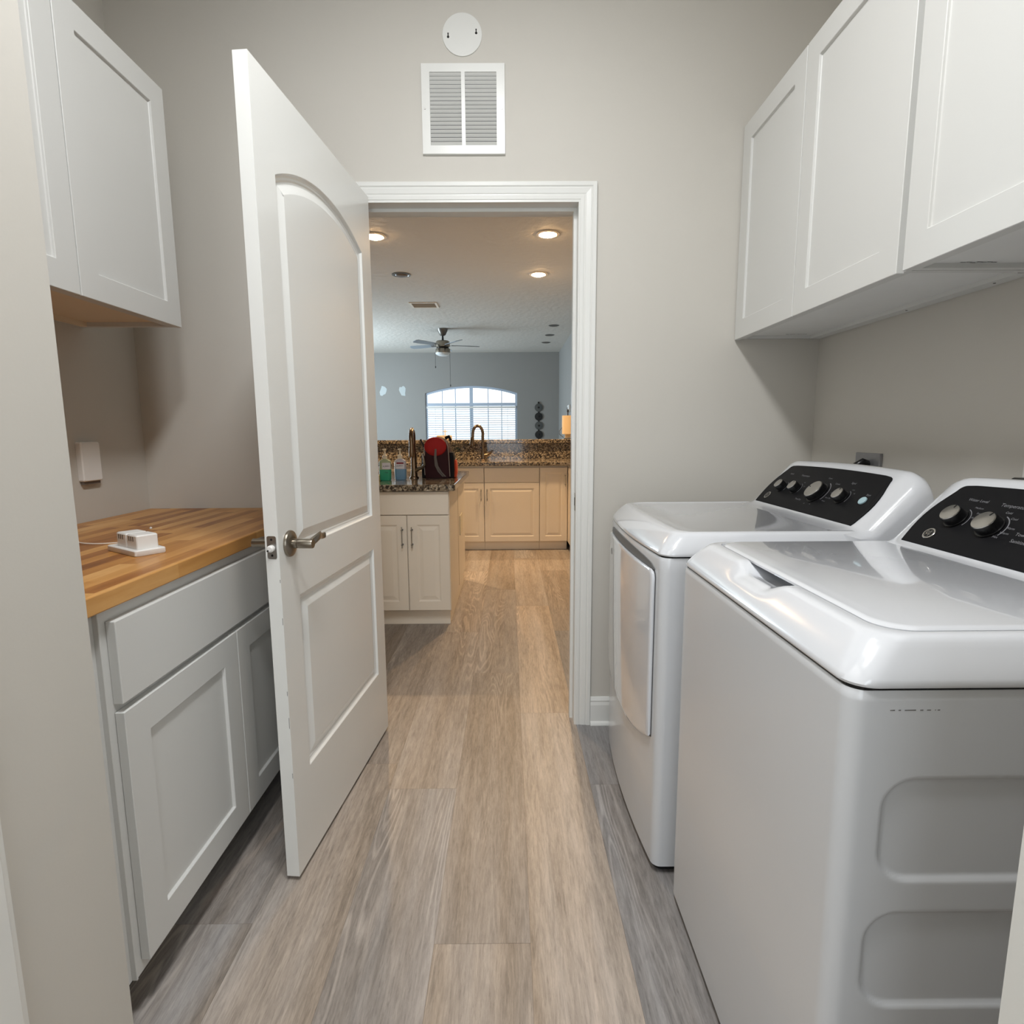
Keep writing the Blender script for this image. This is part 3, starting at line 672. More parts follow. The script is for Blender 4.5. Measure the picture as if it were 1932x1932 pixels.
# ================================================================== WASHER AND DRYER
PU = Vector((0.684, 0, 0.729)); PN = Vector((-0.729, 0, 0.684)); PO = Vector((0.893, 0, 0.951))
def PP(s, y, o=0.0):
    v = PO + PU * s + PN * o; return (v.x, y, v.z)
def machine(kind, xf, y0, y1):
    dry = kind == 'dryer'; ym, hw = (y0 + y1) / 2, (y1 - y0) / 2; XB = 1.065
    def bow(x, y):
        if not dry: return x
        t = min(1.0, abs(y - ym) / hw); k = max(0.0, 1 - (x - xf) / 0.16)
        return x - 0.020 * (1 - t * t) * k
    if dry: t = thing('dryer', 'white front-loading clothes dryer beside the door wall, under the wall cabinet', 'dryer', (0.75, ym, 0))
    else: t = thing('washing_machine', 'white top-loading washing machine nearest the camera, at the right', 'washing machine', (0.75, ym, 0))
    # body
    r_ = 0.022; NZ = 30 if dry else 280; out = rrect(xf, XB, y0, y1, (0.006, 0.006, r_, r_), 8, 0.010 if dry else 0.0035)
    zs = [0.024 + (0.872 - 0.024) * k / NZ for k in range(NZ + 1)] + [0.878, 0.8826]
    RC = [(0.466, 1.0, 0.622, 0.768), (0.458, 1.0, 0.436, 0.580), (0.452, 1.0, 0.250, 0.394)]
    def recess(x, z):
        d_ = 0.0
        if dry: return d_
        for (a0, a1, b0, b1) in RC:
            cx, cz, hx, hz, rr = (a0 + a1) / 2, (b0 + b1) / 2, (a1 - a0) / 2, (b1 - b0) / 2, 0.045
            qx, qz = abs(x - cx) - hx + rr, abs(z - cz) - hz + rr
            sd = math.hypot(max(qx, 0), max(qz, 0)) + min(max(qx, qz), 0) - rr
            u = min(1, max(0, -sd / 0.007)); d_ = max(d_, u * u * (3 - 2 * u) * 0.0055)
        return d_
    bm = B(); rings = []
    for z in zs:
        ring = []
        for (x, y) in out:
            yy = y + (recess(x, z) if y < y0 + 0.001 else 0)
            i_ = 0.0 if z < 0.872 else (z - 0.872) * 0.25
            ring.append((bow(x, y) + (i_ if x < xf + 0.03 else 0), yy + (i_ if y < y0 + 0.02 else 0), z))
        rings.append(ring)
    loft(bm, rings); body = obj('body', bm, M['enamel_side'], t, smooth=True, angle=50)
    for (fx_, fy_) in ((xf + 0.05, y0 + 0.05), (xf + 0.05, y1 - 0.05), (XB - 0.05, y0 + 0.05), (XB - 0.05, y1 - 0.05)):
        obj('foot', lathe(B(), (fx_, fy_, 0.0005), [(0.022, 0), (0.022, 0.010), (0.010, 0.012), (0.010, 0.0245)], 16), M['rubber'], t)
    bm = loft(B(), [[(bow(x, y), y, z) for x, y in rrect(xf + 0.010, XB - 0.01, y0 + 0.010, y1 - 0.010, 0.02, 6, 0.05)] for z in (0.008, 0.0245)]); obj('base_pan', bm, M['rubber'], t)
    # dark gap under the deck
    bm = loft(B(), [[(bow(x, y), y, z) for x, y in rrect(xf + 0.004, XB, y0 + 0.004, y1 - 0.004, 0.02, 6, 0.03)] for z in (0.8820, 0.8868)]); obj('seam', bm, M['blackplastic'], body)
    # deck
    prof = [(0.003, 0.001, 0.8865), (0.0, -0.002, 0.8875), (-0.001, -0.003, 0.891), (0.002, -0.001, 0.898), (0.010, 0.004, 0.909), (0.020, 0.010, 0.921), (0.030, 0.016, 0.931), (0.036, 0.0195, 0.937), (0.041, 0.0235, 0.9415), (0.047, 0.028, 0.944), (0.056, 0.034, 0.945)]
    if dry: prof += [(0.064, 0.040, 0.9455), (0.068, 0.044, 0.9435), (0.074, 0.05, 0.9425)]
    else: prof += [(0.062, 0.038, 0.945), (0.0640, 0.0400, 0.9385), (0.09, 0.06, 0.9385)]
    def warp(x, y, z):
        if dry: return (bow(x, y), y, z)
        if z > 0.93 and x < xf + 0.12:     # finger scoop in front of the lid
            u = max(0, 1 - abs(y - 1.01) / 0.105); u = u * u * (3 - 2 * u); v = min(1, max(0, (x - xf - 0.012) / 0.045)); z -= 0.022 * min(1, u * 1.8) * v
        return (x, y, z)
    rings = []
    for (fi, si, z) in prof:
        rings.append([warp(x, y, z) for x, y in rrect(xf + fi, XB, y0 + si, y1 - si, (0.004, 0.004, max(0.012, 0.034 + si * 0.2), max(0.012, 0.034 + si * 0.2)), 8, 0.008)])
    n0 = min(len(r) for r in rings)
    # equalise ring lengths
    def resample(r, n):
        L_ = [0]; 
        for i in range(len(r)): a, b = r[i], r[(i + 1) % len(r)]; L_.append(L_[-1] + math.dist(a, b))
        out_ = []; j = 0
        for k in range(n):
            d = L_[-1] * k / n
            while L_[j + 1] < d: j += 1
            u = (d - L_[j]) / max(1e-9, L_[j + 1] - L_[j]); a, b = r[j], r[(j + 1) % len(r)]; out_.append(tuple(a[q] + (b[q] - a[q]) * u for q in range(3)))
        return out_
    base_pts = rrect(0, 1, 0, 1, 0.05, 8)
    def param_ring(fi, si, z):
        r__ = max(0.012, 0.034 + si * 0.2); pts = []
        x0_, x1_, a_, b_ = xf + fi, XB, y0 + si, y1 - si
        N1, N2 = 60, 70
        def arc(cx, cy, a0):
            return [(cx + r__ * math.cos(math.radians(a0 + 90 * k / 8)), cy + r__ * math.sin(math.radians(a0 + 90 * k / 8))) for k in range(9)]
        pts += [(x0_ + r__ + (x1_ - x0_ - r__) * k / N1, a_) for k in range(1, N1)]
        pts += [(x1_, a_ + (b_ - a_) * k / 20) for k in range(21)]
        pts += [(x1_ - (x1_ - x0_ - r__) * k / N1, b_) for k in range(1, N1)]
        pts += arc(x0_ + r__, b_ - r__, 90)
        pts += [(x0_, b_ - r__ - (b_ - a_ - 2 * r__) * k / N2) for k in range(1, N2)]
        pts += arc(x0_ + r__, a_ + r__, 180)
        return [warp(x, y, z) for x, y in pts]
    bm = loft(B(), [param_ring(*p_) for p_ in prof]); deck = obj('top_deck', bm, M['enamel'], t, smooth=True, angle=45)
    # lid
    if not dry:
        lp_ = lambda i, z: [(x, y, z) for x, y in rrect(xf + 0.0655 + i, 0.868 - i, y0 + 0.0425 + i, y1 - 0.0425 - i, (0.01, 0.01, 0.045, 0.045), 10)]
        bm = loft(B(), [lp_(0.004, 0.9392), lp_(0.0, 0.9405), lp_(0.0, 0.9445), lp_(0.003, 0.9475), lp_(0.009, 0.9485)]); obj('lid', bm, M['enamel'], t, smooth=True, angle=40)
        bm = bx(xf + 0.055, xf + 0.070, 0.915, 1.105, 0.9140, 0.9175); obj('lid_gap_shade', bm, M['recess_shade'], deck)  # grey bar under the lid edge, the gap's shade as colour
        # pencil-like scuffs on the side
        bm = B(); rnd = random.Random(5)
        x = 0.463
        for l in (0.006, 0.003, 0.014, 0.004, 0.005, 0.001, 0.003):
            x += 0.0022 + rnd.random() * 0.003
            bm.faces.new([bm.verts.new((x + a * l, y0 - 0.0003, 0.8578 + b)) for a, b in ((0, 0), (1, 0), (1, 0.0013), (0, 0.001))]); x += l
        obj('side_scuffs', bm, M['scuff'], body)
    # console housing
    prof2 = [(0.838, 0.9425), (0.862, 0.9445), (0.880, 0.9475), (0.8915, 0.9515)]
    prof2 += [(PO.x + PU.x * s, PO.z + PU.z * s) for s in (0.01, 0.05, 0.09, 0.13, 0.165)]
    prof2 += [(1.016, 1.083), (1.025, 1.0895), (1.036, 1.092), (1.048, 1.089), (1.056, 1.080), (1.061, 1.062), (1.064, 1.02), (1.065, 0.965), (1.065, 0.90)]
    prof2 = prof2[:-1] + [(1.065, 0.890), (0.838, 0.890)]
    AX, AZ = 1.068, 0.890
    rings = []
    st = [(0.0, 0.70), (0.003, 0.775), (0.009, 0.845), (0.018, 0.90), (0.03, 0.942), (0.044, 0.972), (0.058, 0.991), (0.070, 0.998), (0.085, 1.0)]
    W_ = y1 - y0
    stations = [(y0 + d - 0.001, k) for d, k in st] + [(y0 + 0.085 + (W_ - 0.17) * k / 14, 1.0) for k in range(1, 14)] + [(y1 - d + 0.001, k) for d, k in reversed(st)]
    for (yy, k) in stations:
        lift = 0.012 * (1 - min(1, abs(yy - ym) / hw) ** 2)      # the top edge arches towards the middle
        ring = []
        for (x, z) in prof2:
            zz = AZ + (z - AZ) * (1 - (1 - k) * min(1, max(0, (z - 0.90) / 0.05)))
            xx = AX + (x - AX) * (0.35 + 0.65 * k if z > 0.93 else 0.35 + 0.65 * k)
            wgt = max(0, (z - 0.96) / 0.13); xx += PU.x * lift * wgt; zz += PU.z * lift * wgt
            ring.append((xx, yy, zz))
        rings.append(ring)
    con = obj('control_console', loft(B(), rings), M['enamel'], t, smooth=True, angle=35)
    # black fascia: curved ends, arched top
    bot, top = [], []
    ns = 26
    def lift_at(y): return 0.012 * (1 - min(1, abs(y - ym) / hw) ** 2)
    def outline(off, ins):
        pts = []
        yb0, yb1 = y0 + 0.063 + ins, y1 - 0.063 - ins
        for k in range(ns + 1): pts.append((ins + 0.002, yb0 + (yb1 - yb0) * k / ns))
        for k in range(1, 8):   # far end: bulges outwards half way, rounds at the top
            u = k / 8; pts.append((0.004 + u * 0.150, yb1 + 0.010 * math.sin(u * math.pi) - 0.016 * u ** 3))
        for k in range(7):
            a = k / 6 * math.pi / 2; pts.append((0.152 + 0.017 * math.sin(a) - ins + lift_at(yb1 - .02) * 0.8, yb1 - 0.015 - 0.018 * (1 - math.cos(a))))
        for k in range(1, ns): 
            y = (yb1 - 0.033) + ((yb0 + 0.033) - (yb1 - 0.033)) * k / ns; pts.append((0.169 - ins + lift_at(y) * 0.98, y))
        for k in range(7):
            a = (1 - k / 6) * math.pi / 2; pts.append((0.152 + 0.017 * math.sin(a) - ins + lift_at(yb0 + .02) * 0.8, yb0 + 0.015 + 0.018 * (1 - math.cos(a))))
        for k in range(7, 0, -1):
            u = k / 8; pts.append((0.004 + u * 0.150, yb0 - 0.010 * math.sin(u * math.pi) + 0.016 * u ** 3))
        return [PP(s, y, off) for s, y in pts]
    bm = loft(B(), [outline(-0.004, 0), outline(0.0022, 0.0), outline(0.003, 0.0012)]); fas = obj('fascia', bm, M['black'], t, smooth=True, angle=30)
    def knob(s, y, r, rot=0.0):
        r *= 1.12
        c = PP(s, y, 0.003)
        k1 = lathe(B(), c, [(r * 1.12, 0), (r * 1.12, 0.003), (r, 0.0035), (r * 0.98, 0.019), (r * 0.94, 0.021)], 36, axis=PN); ko = obj('knob', k1, M['blackplastic'], fas, smooth=True, angle=30)
        k2 = lathe(B(), PP(s, y, 0.003), [(r * 0.93, 0.0205), (r * 0.90, 0.0225), (r * 0.86, 0.0228)], 36, axis=PN)
        ex = Vector((0, -1, 0)); a = math.radians(rot); dirv = ex * math.sin(a) + PU * math.cos(a); side = PN.cross(dirv)
        nb = B(); c0 = Vector(PP(s, y, 0.0262))
        vs = [c0 + dirv * r * 0.55 + side * 0.0013, c0 + dirv * r * 0.93 + side * 0.0013, c0 + dirv * r * 0.93 - side * 0.0013, c0 + dirv * r * 0.55 - side * 0.0013]
        k3 = len(k2.faces)
        f_ = k2.faces.new([k2.verts.new(v) for v in vs]); f_.material_index = 1; nb.free()
        obj('knob_cap', k2, [M['chrome'], M['blackplastic']], ko.parent and fas, smooth=True, angle=25, norm=False)
        # printed arc round the knob
        ab = B(); R1, R2 = r * 1.32, r * 1.40
        for q in range(12):
            a0, a1 = math.radians(20 + q * 8), math.radians(20 + (q + 1) * 8)
            ab.faces.new([ab.verts.new(Vector(PP(s, y, 0.0034)) + (PU * math.cos(a_) + ex * math.sin(a_)) * R_) for a_, R_ in ((a0, R1), (a1, R1), (a1, R2), (a0, R2))])
        return ab
    TX, TY = (0, -1, 0), PU
    pr = B()
    def txt(s, y, body_, size): text_bm(pr, body_, size * 0.86, PP(s, y, 0.0031), TX, TY, 0.0004, 'CENTER')
    if dry:
        for a in ((0.0769, 1.940, 0.0165, 10), (0.0800, 1.852, 0.0165, 5), (0.0795, 1.719, 0.0295, -75), (0.0801, 1.592, 0.0180, 0)): merge(pr, knob(*a))
        for a in ((0.137, 1.957, 'Level', .011), (0.1365, 1.868, 'Temperature', .011), (0.140, 1.725, 'Cotton', .008), (0.124, 1.667, 'Casuals', .009), (0.1345, 1.600, 'Signal', .011), (0.044, 1.786, 'Timed Dry', .009), (0.090, 1.655, 'Less', .006), (0.070, 1.650, 'More Dry', .008), (0.057, 1.657, 'Normal', .006), (0.1035, 1.498, 'Start', .011), (0.112, 1.575, 'Loud', .006), (0.100, 1.558, 'Off', .006), (0.110, 1.835, 'High', .006), (0.095, 1.818, 'Low', .006), (0.034, 1.735, '60', .006), (0.036, 1.705, '40', .006)): txt(*a)
        b_ = lathe(B(), PP(0.0824, 1.4985, 0.003), [(0.0125, 0), (0.0125, 0.003), (0.011, 0.0045)], 28, axis=PN); obj('start_button', b_, M['button'], fas, smooth=True, angle=30)
    else:
        for a in ((0.083, 1.180, 0.0195, 5), (0.078, 1.090, 0.0215, 20), (0.090, 0.955, 0.030, 0), (0.080, 0.840, 0.020, 0)): merge(pr, knob(*a))
        for a in ((0.1365, 1.171, 'Water Level', .0115), (0.1345, 1.083, 'Temperature', .0135), (0.118, 1.152, 'Medium', .0075), (0.105, 1.140, 'Small', .0075), (0.092, 1.144, 'Mini', .0075), (0.118, 1.082, 'Cold', .0085), (0.106, 1.060, 'Cool', .0085), (0.084, 1.050, 'Warm', .0085), (0.071, 1.052, 'Warm', .0085), (0.059, 1.062, 'Hot', .0085), (0.074, 1.015, 'Towels', .012), (0.058, 1.012, 'Sanitize', .012), (0.112, 1.002, 'Colors', .009), (0.094, 1.000, 'Whites', .009), (0.140, 0.955, 'Normal', .009), (0.132, 0.84, 'Start', .010)): txt(*a)
    obj('lettering', pr, M['print'], fas, norm=False)
    # round badge with curled monogram
    ly = 1.983 if dry else 1.2073; ls = 0.0335
    bm = lathe(B(), PP(ls, ly, 0.003), [(0.0145, 0), (0.0145, 0.0012), (0.0135, 0.0018)], 32, axis=PN); bd = obj('badge', bm, M['chrome'], fas, smooth=True, angle=30)
    bm = lathe(B(), PP(ls, ly, 0.0048), [(0.0108, 0), (0.0108, 0.0004)], 28, axis=PN); obj('badge_field', bm, M['blackplastic'], fas)
    bm = B(); text_bm(bm, 'GE', 0.0115, PP(ls, ly, 0.0054), TX, TY, 0.0003, 'CENTER')
    for q in range(4):
        a = math.radians(45 + 90 * q); cc = Vector(PP(ls, ly, 0.0056)) + (PU * math.sin(a) + Vector((0, -1, 0)) * math.cos(a)) * 0.0085
        pts = [cc + (PU * math.sin(a + math.radians(60 + 40 * k)) + Vector((0, -1, 0)) * math.cos(a + math.radians(60 + 40 * k))) * 0.0022 for k in range(7)]
        tube(bm, pts, 0.0004, 5)
    obj('monogram', bm, M['chrome'], fas, norm=False)
    if dry:
        # door: bowed panel with lower edge drooping to the middle and a bright lip
        def FZ(y, z, o): return (xf - o, y, z)
        def bowed(bm):      # cut into narrow strips, then bend to the bowed front
            bmesh.ops.recalc_face_normals(bm, faces=bm.faces)
            y = y0 + 0.02
            while y < y1:
                bmesh.ops.bisect_plane(bm, geom=bm.verts[:] + bm.edges[:] + bm.faces[:], plane_co=(0, y, 0), plane_no=(0, 1, 0)); y += 0.02
            for v in bm.verts: v.co.x += bow(xf, v.co.y) - xf
            return bm
        ya, yb = y0 + 0.043, y1 - 0.052
        def dl(ins):
            pts = []; n_ = 20
            a_, b_ = ya + ins, yb - ins; zt = 0.842 - ins
            for k in range(n_ + 1):
                y = a_ + (b_ - a_) * k / n_; u = (y - ym) / ((b_ - a_) / 2); pts.append((y, 0.325 + 0.055 * abs(u) ** 2.5 + ins))
            pts += [(b_, 0.39 + (zt - 0.02 - 0.39) * k / 6) for k in range(1, 7)]
            pts += [(b_ - 0.02 + 0.02 * math.cos(math.radians(q)), zt - 0.02 + 0.02 * math.sin(math.radians(q))) for q in (30, 60, 90)]
            pts += [(b_ - 0.02 - (b_ - a_ - 0.04) * k / n_, zt) for k in range(1, n_ + 1)]
            pts += [(a_ + 0.02 + 0.02 * math.cos(math.radians(q)), zt - 0.02 + 0.02 * math.sin(math.radians(q))) for q in (120, 150, 180)]
            pts += [(a_, zt - 0.02 - (zt - 0.02 - 0.39) * k / 6) for k in range(1, 6)]
            return pts
        bm = loft(B(), [[FZ(y, z, o) for y, z in dl(i)] for i, o in ((0.002, 0.0003), (0.002, 0.003), (0.0, 0.004), (0.0, 0.0085), (0.003, 0.0105), (0.009, 0.0112))]); dd = obj('door', bowed(bm), M['enamel'], t, smooth=True, angle=35)
        bm = loft(B(), [[FZ(y, z, o) for y, z in dl(-0.002)] for o in (0.0002, 0.0012)]); obj('door_gasket', bowed(bm), M['cord'], dd)
        # hand-hold: grey crescent sheet above the door, recess shade put into its colour
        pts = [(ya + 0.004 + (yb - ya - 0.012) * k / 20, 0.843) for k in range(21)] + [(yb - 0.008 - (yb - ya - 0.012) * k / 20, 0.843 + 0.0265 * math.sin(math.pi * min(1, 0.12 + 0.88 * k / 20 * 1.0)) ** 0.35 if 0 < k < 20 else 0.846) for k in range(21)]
        bm = loft(B(), [[FZ(y, z, o) for y, z in pts] for o in (0.0004, 0.0030)]); obj('hand_hold_shade', bowed(bm), M['recess_shade'], dd)
        bm = lathe(B(), (bow(xf, 1.955) - 0.0108, 1.955, 0.785), [(0.012, 0), (0.012, 0.0012)], 24, axis=(-1, 0, -0.0)); obj('door_badge', bm, M['dullsteel'], dd)
    return t
machine('dryer', 0.386, 1.394, 2.093)
machine('washing_machine', 0.417, 0.653, 1.326)

# wall outlets behind the machines
def outlets_right():
    t = thing('dryer_outlet', 'grey metal dryer outlet box on the right wall behind the dryer', 'outlet', (XR, 1.84, 1.07))
    bm = bx(XR - 0.012, XR - 0.001, 1.785, 1.91, 1.02, 1.128); obj('plate', bm, M['dullsteel'], t, bevel=0.002)
    bm = B(); tube(bm, [(XR - 0.012, 1.84, 1.092), (XR - 0.03, 1.84, 1.100), (XR - 0.045, 1.845, 1.09), (XR - 0.05, 1.85, 1.04), (XR - 0.05, 1.86, 0.95)], 0.012, 12); obj('power_cord', bm, M['blackplastic'], t, smooth=True)
    bm = B()
    for k in range(3): tube(bm, [(XR - 0.013, 1.815 + 0.02 * k, 1.07), (XR - 0.04, 1.82 + 0.02 * k, 1.078), (XR - 0.045, 1.825 + 0.02 * k, 1.05)], 0.005, 8)
    lathe(bm, (XR - 0.0125, 1.87, 1.095), [(0.004, 0), (0.003, 0.002)], 10, axis=(-1, 0, 0)); lathe(bm, (XR - 0.0125, 1.86, 1.085), [(0.003, 0), (0.002, 0.002)], 10, axis=(-1, 0, 0))
    obj('cord_clamp', bm, M['fanmetal'], t, smooth=True)
    t = thing('outlet_plate', 'white outlet plate with a black plug behind the washing machine', 'outlet', (XR, 1.27, 1.1))
    obj('plate', bx(XR - 0.007, XR - 0.001, 1.215, 1.288, 1.035, 1.135), M['white'], t, bevel=0.002)
    obj('plug', bx(XR - 0.045, XR - 0.007, 1.225, 1.275, 1.06, 1.093), M['blackplastic'], t, bevel=0.005)
outlets_right()

# ================================================================== DOOR WALL FITTINGS
def grille():
    t = thing('return_air_grille', 'white louvred return air grille on the wall above the doorway', 'vent', (-0.153, D, 2.345))
    x0, x1, z0, z1 = -0.302, -0.006, 2.198, 2.495; fx0, fx1, fz0, fz1 = x0 + 0.029, x1 - 0.029, z0 + 0.028, z1 - 0.028; xm = -0.154
    F = lambda a, b, d: (a, D - 0.010 - d, b)
    bm = B()
    holes = [rect(fx0, xm - 0.0065, fz0, fz1), rect(xm + 0.0065, fx1, fz0, fz1)]
    o = [bm.verts.new(F(a, b, 0)) for a, b in rect(x0, x1, z0, z1)]; ed = [bm.edges.new((o[i], o[(i + 1) % 4])) for i in range(4)]
    bk = [bm.verts.new((a, D - 0.0008, b)) for a, b in rect(x0 - 0.0015, x1 + 0.0015, z0 - 0.0015, z1 + 0.0015)]
    for i in range(4): bm.faces.new((o[i], o[(i + 1) % 4], bk[(i + 1) % 4], bk[i]))
    for h in holes:
        v = [bm.verts.new(F(a, b, 0)) for a, b in h]; q = [bm.verts.new((a, D - 0.0008, b)) for a, b in h]
        ed += [bm.edges.new((v[i], v[(i + 1) % 4])) for i in range(4)]
        for i in range(4): bm.faces.new((v[i], v[(i + 1) % 4], q[(i + 1) % 4], q[i]))
    bmesh.ops.triangle_fill(bm, edges=ed, use_beauty=True)
    obj('frame', bm, M['trim'], t)
    obj('backing', bx(fx0, fx1, D - 0.0014, D - 0.0006, fz0, fz1), M['cord'], t)
    bm = B(); n = 18; p = (fz1 - fz0) / n
    for h in holes:
        for k in range(n):
            z = fz0 + p * (k + 0.08)
            vs = [(h[0][0], D - 0.0098, z + p * 0.80), (h[1][0], D - 0.0098, z + p * 0.80), (h[1][0], D - 0.0022, z + p * 0.20), (h[0][0], D - 0.0022, z + p * 0.20)]
            bm.faces.new([bm.verts.new(v) for v in vs])
            vs = [(a, b + 0.0006, c + 0.0004) for a, b, c in vs]; bm.faces.new([bm.verts.new(v) for v in reversed(vs)])
    obj('louvres', bm, M['trim'], t, norm=False)
    for x in (x0 + 0.011, x1 - 0.010):
        obj('screw', lathe(B(), (x, D - 0.0095, 2.347), [(0.0032, 0), (0.0026, 0.0022)], 12, axis=(0, -1, 0)), M['steel'], t)
grille()
def disc():
    t = thing('ceiling_blank_plate', 'round white blank plate with two keyhole slots above the air grille', 'cover plate', (-0.155, D, 2.591))
    obj('plate', lathe(B(), (-0.1545, D - 0.0006, 2.591), [(0.0700, 0), (0.0698, 0.0025), (0.0690, 0.003)], 40, axis=(0, -1, 0)), M['trim'], t, smooth=True, angle=30)
    for (x, z) in ((-0.204, 2.583), (-0.105, 2.595)):
        bm = lathe(B(), (x, D - 0.0036, z), [(0.0042, 0), (0.0042, 0.0003)], 14, axis=(0, -1, 0)); box(bm, x - 0.0018, x + 0.0018, D - 0.0039, D - 0.0036, z, z + 0.011); lathe(bm, (x, D - 0.0036, z + 0.011), [(0.0026, 0), (0.0026, 0.0003)], 12, axis=(0, -1, 0))
        obj('keyhole', bm, M['hole'], t)
disc()

# ================================================================== KITCHEN
def FYm(y): return lambda a, b, d: (a, y - d, b)
def raised(parent, F, a0, a1, b0, b1, rail=0.055, name='door', handle=None):
    bm = slab(B(), F, rect(a0, a1, b0, b1), 0.018, [(rect(a0 + rail, a1 - rail, b0 + rail, b1 - rail), RAISED)])
    d = obj(name, bm, M['kcab'], parent, bevel=0.002, seg=1)
    if handle:
        a, z_lo, z_hi = handle; bm = B()
        tube(bm, [F(a, z_lo, 0.0), F(a, z_lo, 0.026)], 0.0058, 8); tube(bm, [F(a, z_hi, 0.0), F(a, z_hi, 0.026)], 0.0058, 8)
        for f_ in bm.faces: f_.material_index = 1
        tube(bm, [F(a, z_lo - 0.02, 0.024), F(a, z_hi + 0.02, 0.024)], 0.004, 8); obj('handle', bm, [M['chrome'], M['blackplastic']], d, smooth=True)
    return d
IY = 3.397
def island_unit(x0, x1, label, doors, lastx):
    t = thing('island_cabinet', label, 'cabinet', ((x0 + x1) / 2, 3.7, 0))
    bm = bx(x0, x1, IY + 0.019, 4.56, 0.105, 0.857); obj('carcass', bm, M['kcab'], t)
    bm = bx(x0, x1 - (0.012 if lastx else 0), IY + 0.070, 4.50, 0.001, 0.105); obj('toe_board', bm, M['kcab'], t)
    F = FYm(IY)
    obj('drawer', bx(x0 + 0.002, x1 - 0.002, IY, IY + 0.018, 0.711, 0.852), M['kcab'], t, bevel=0.003)
    for (a, b, hx) in doors: raised(t, F, a, b, 0.112, 0.706, 0.058, handle=(hx, 0.530, 0.620))
    return t
t = island_unit(-0.872, -0.364, 'cream island cabinet with two raised-panel doors under the sink, by the walkway', ((-0.870, -0.6235, -0.650), (-0.6185, -0.366, -0.591)), True)
o_ = obj('outlet', bx(-0.3635, -0.358, 4.10, 4.30, 0.455, 0.60), M['almond'], t, bevel=0.002, label='almond outlet plate on the island end panel')
obj('end_panel_seam', bx(-0.3639, -0.3628, 3.985, 3.990, 0.11, 0.857), M['flare'], t)
island_unit(-1.40, -0.874, 'cream island cabinet at the far left of the island, behind the open door', ((-1.398, -1.139, -1.165), (-1.135, -0.876, -1.108)), False)
itop = obj('island_countertop', prism(B(), rrect(-1.44, -0.322, 3.362, 4.585, 0.02, 4), 'z', 0.8575, 0.897), M['granite'], bevel=0.006, seg=3)
tag(itop, 'speckled brown granite countertop on the kitchen island', 'countertop')

BY = 5.723
def back_unit(x0, x1, label, parts):
    t = thing('kitchen_cabinet', label, 'cabinet', ((x0 + x1) / 2, 6.0, 0))
    obj('carcass', bx(x0, x1, BY + 0.019, 6.32, 0.092, 0.872), M['kcab'], t)
    obj('toe_board', bx(x0, x1, BY + 0.055, 6.2, 0.001, 0.092), M['kcab'], t)
    F = FYm(BY)
    for p_ in parts:
        if p_[0] == 'drawer': obj('drawer', bx(p_[1], p_[2], BY, BY + 0.018, 0.7035, 0.852), M['kcab'], t, bevel=0.003)
        else: raised(t, F, p_[1], p_[2], p_[3], p_[4], 0.055, handle=p_[5])
back_unit(-0.852, -0.252, 'cream kitchen cabinet against the bar wall, left of the sink cabinet', (('drawer', -0.850, -0.2545), ('door', -0.850, -0.2545, 0.095, 0.697, (-0.283, 0.535, 0.62))))
back_unit(-0.250, 0.310, 'cream kitchen cabinet with wide square door under the far sink', (('drawer', -0.248, 0.308), ('door', -0.248, 0.308, 0.095, 0.697, (-0.222, 0.535, 0.62))))
back_unit(0.312, 0.596, 'narrow cream kitchen cabinet with full-height door in the far corner', (('door', 0.314, 0.594, 0.095, 0.852, (0.572, 0.68, 0.77)),))
back_unit(-1.452, -0.854, 'cream kitchen cabinet against the bar wall, farthest left behind the island', (('drawer', -1.450, -0.856), ('door', -1.450, -0.856, 0.095, 0.697, (-0.885, 0.535, 0.62))))
def right_run():
    t = thing('kitchen_cabinet', 'cream kitchen cabinet run along the right wall, seen edge-on beside the jamb', 'cabinet', (0.85, 4.6, 0))
    obj('carcass', bx(0.632, KXR - 0.004, 3.5, 6.32, 0.092, 0.872), M['kcab'], t)
    obj('toe_board', bx(0.68, KXR - 0.004, 3.5, 5.70, 0.001, 0.092), M['kcab'], t)
    for a, b in ((4.62, 5.06), (5.064, 5.50)): raised(t, FXm(0.613), a, b, 0.095, 0.697, 0.055)
    obj('corner_filler', bx(0.600, 0.632, 5.504, 5.74, 0.092, 0.872), M['kcab'], t)
right_run()
def L_counter():
    pts = [(-1.48, 5.690), (0.572, 5.690), (0.572, 3.48), (KXR - 0.001, 3.48), (KXR - 0.001, 6.325), (-1.48, 6.325)]
    o = obj('kitchen_countertop', prism(B(), pts, 'z', 0.8725, 0.912), M['granite'], bevel=0.006, seg=3); tag(o, 'speckled brown granite countertop along the bar wall with the far sink', 'countertop')
L_counter()
bm = bx(-1.52, KXR - 0.001, 6.345, 6.50, 0, 1.086); struct('wall_bar', bm, M['wall'])
o = obj('granite_backsplash', bx(-1.50, KXR - 0.001, 6.326, 6.345, 0.9125, 1.086), M['granite']); tag(o, 'tall brown granite backsplash slab behind the far sink', 'backsplash')
o = obj('bar_top', bx(-1.56, KXR - 0.001, 6.275, 6.72, 1.0865, 1.128), M['granite'], bevel=0.006, seg=3); tag(o, 'raised brown granite bar top running across above the backsplash', 'bar top')

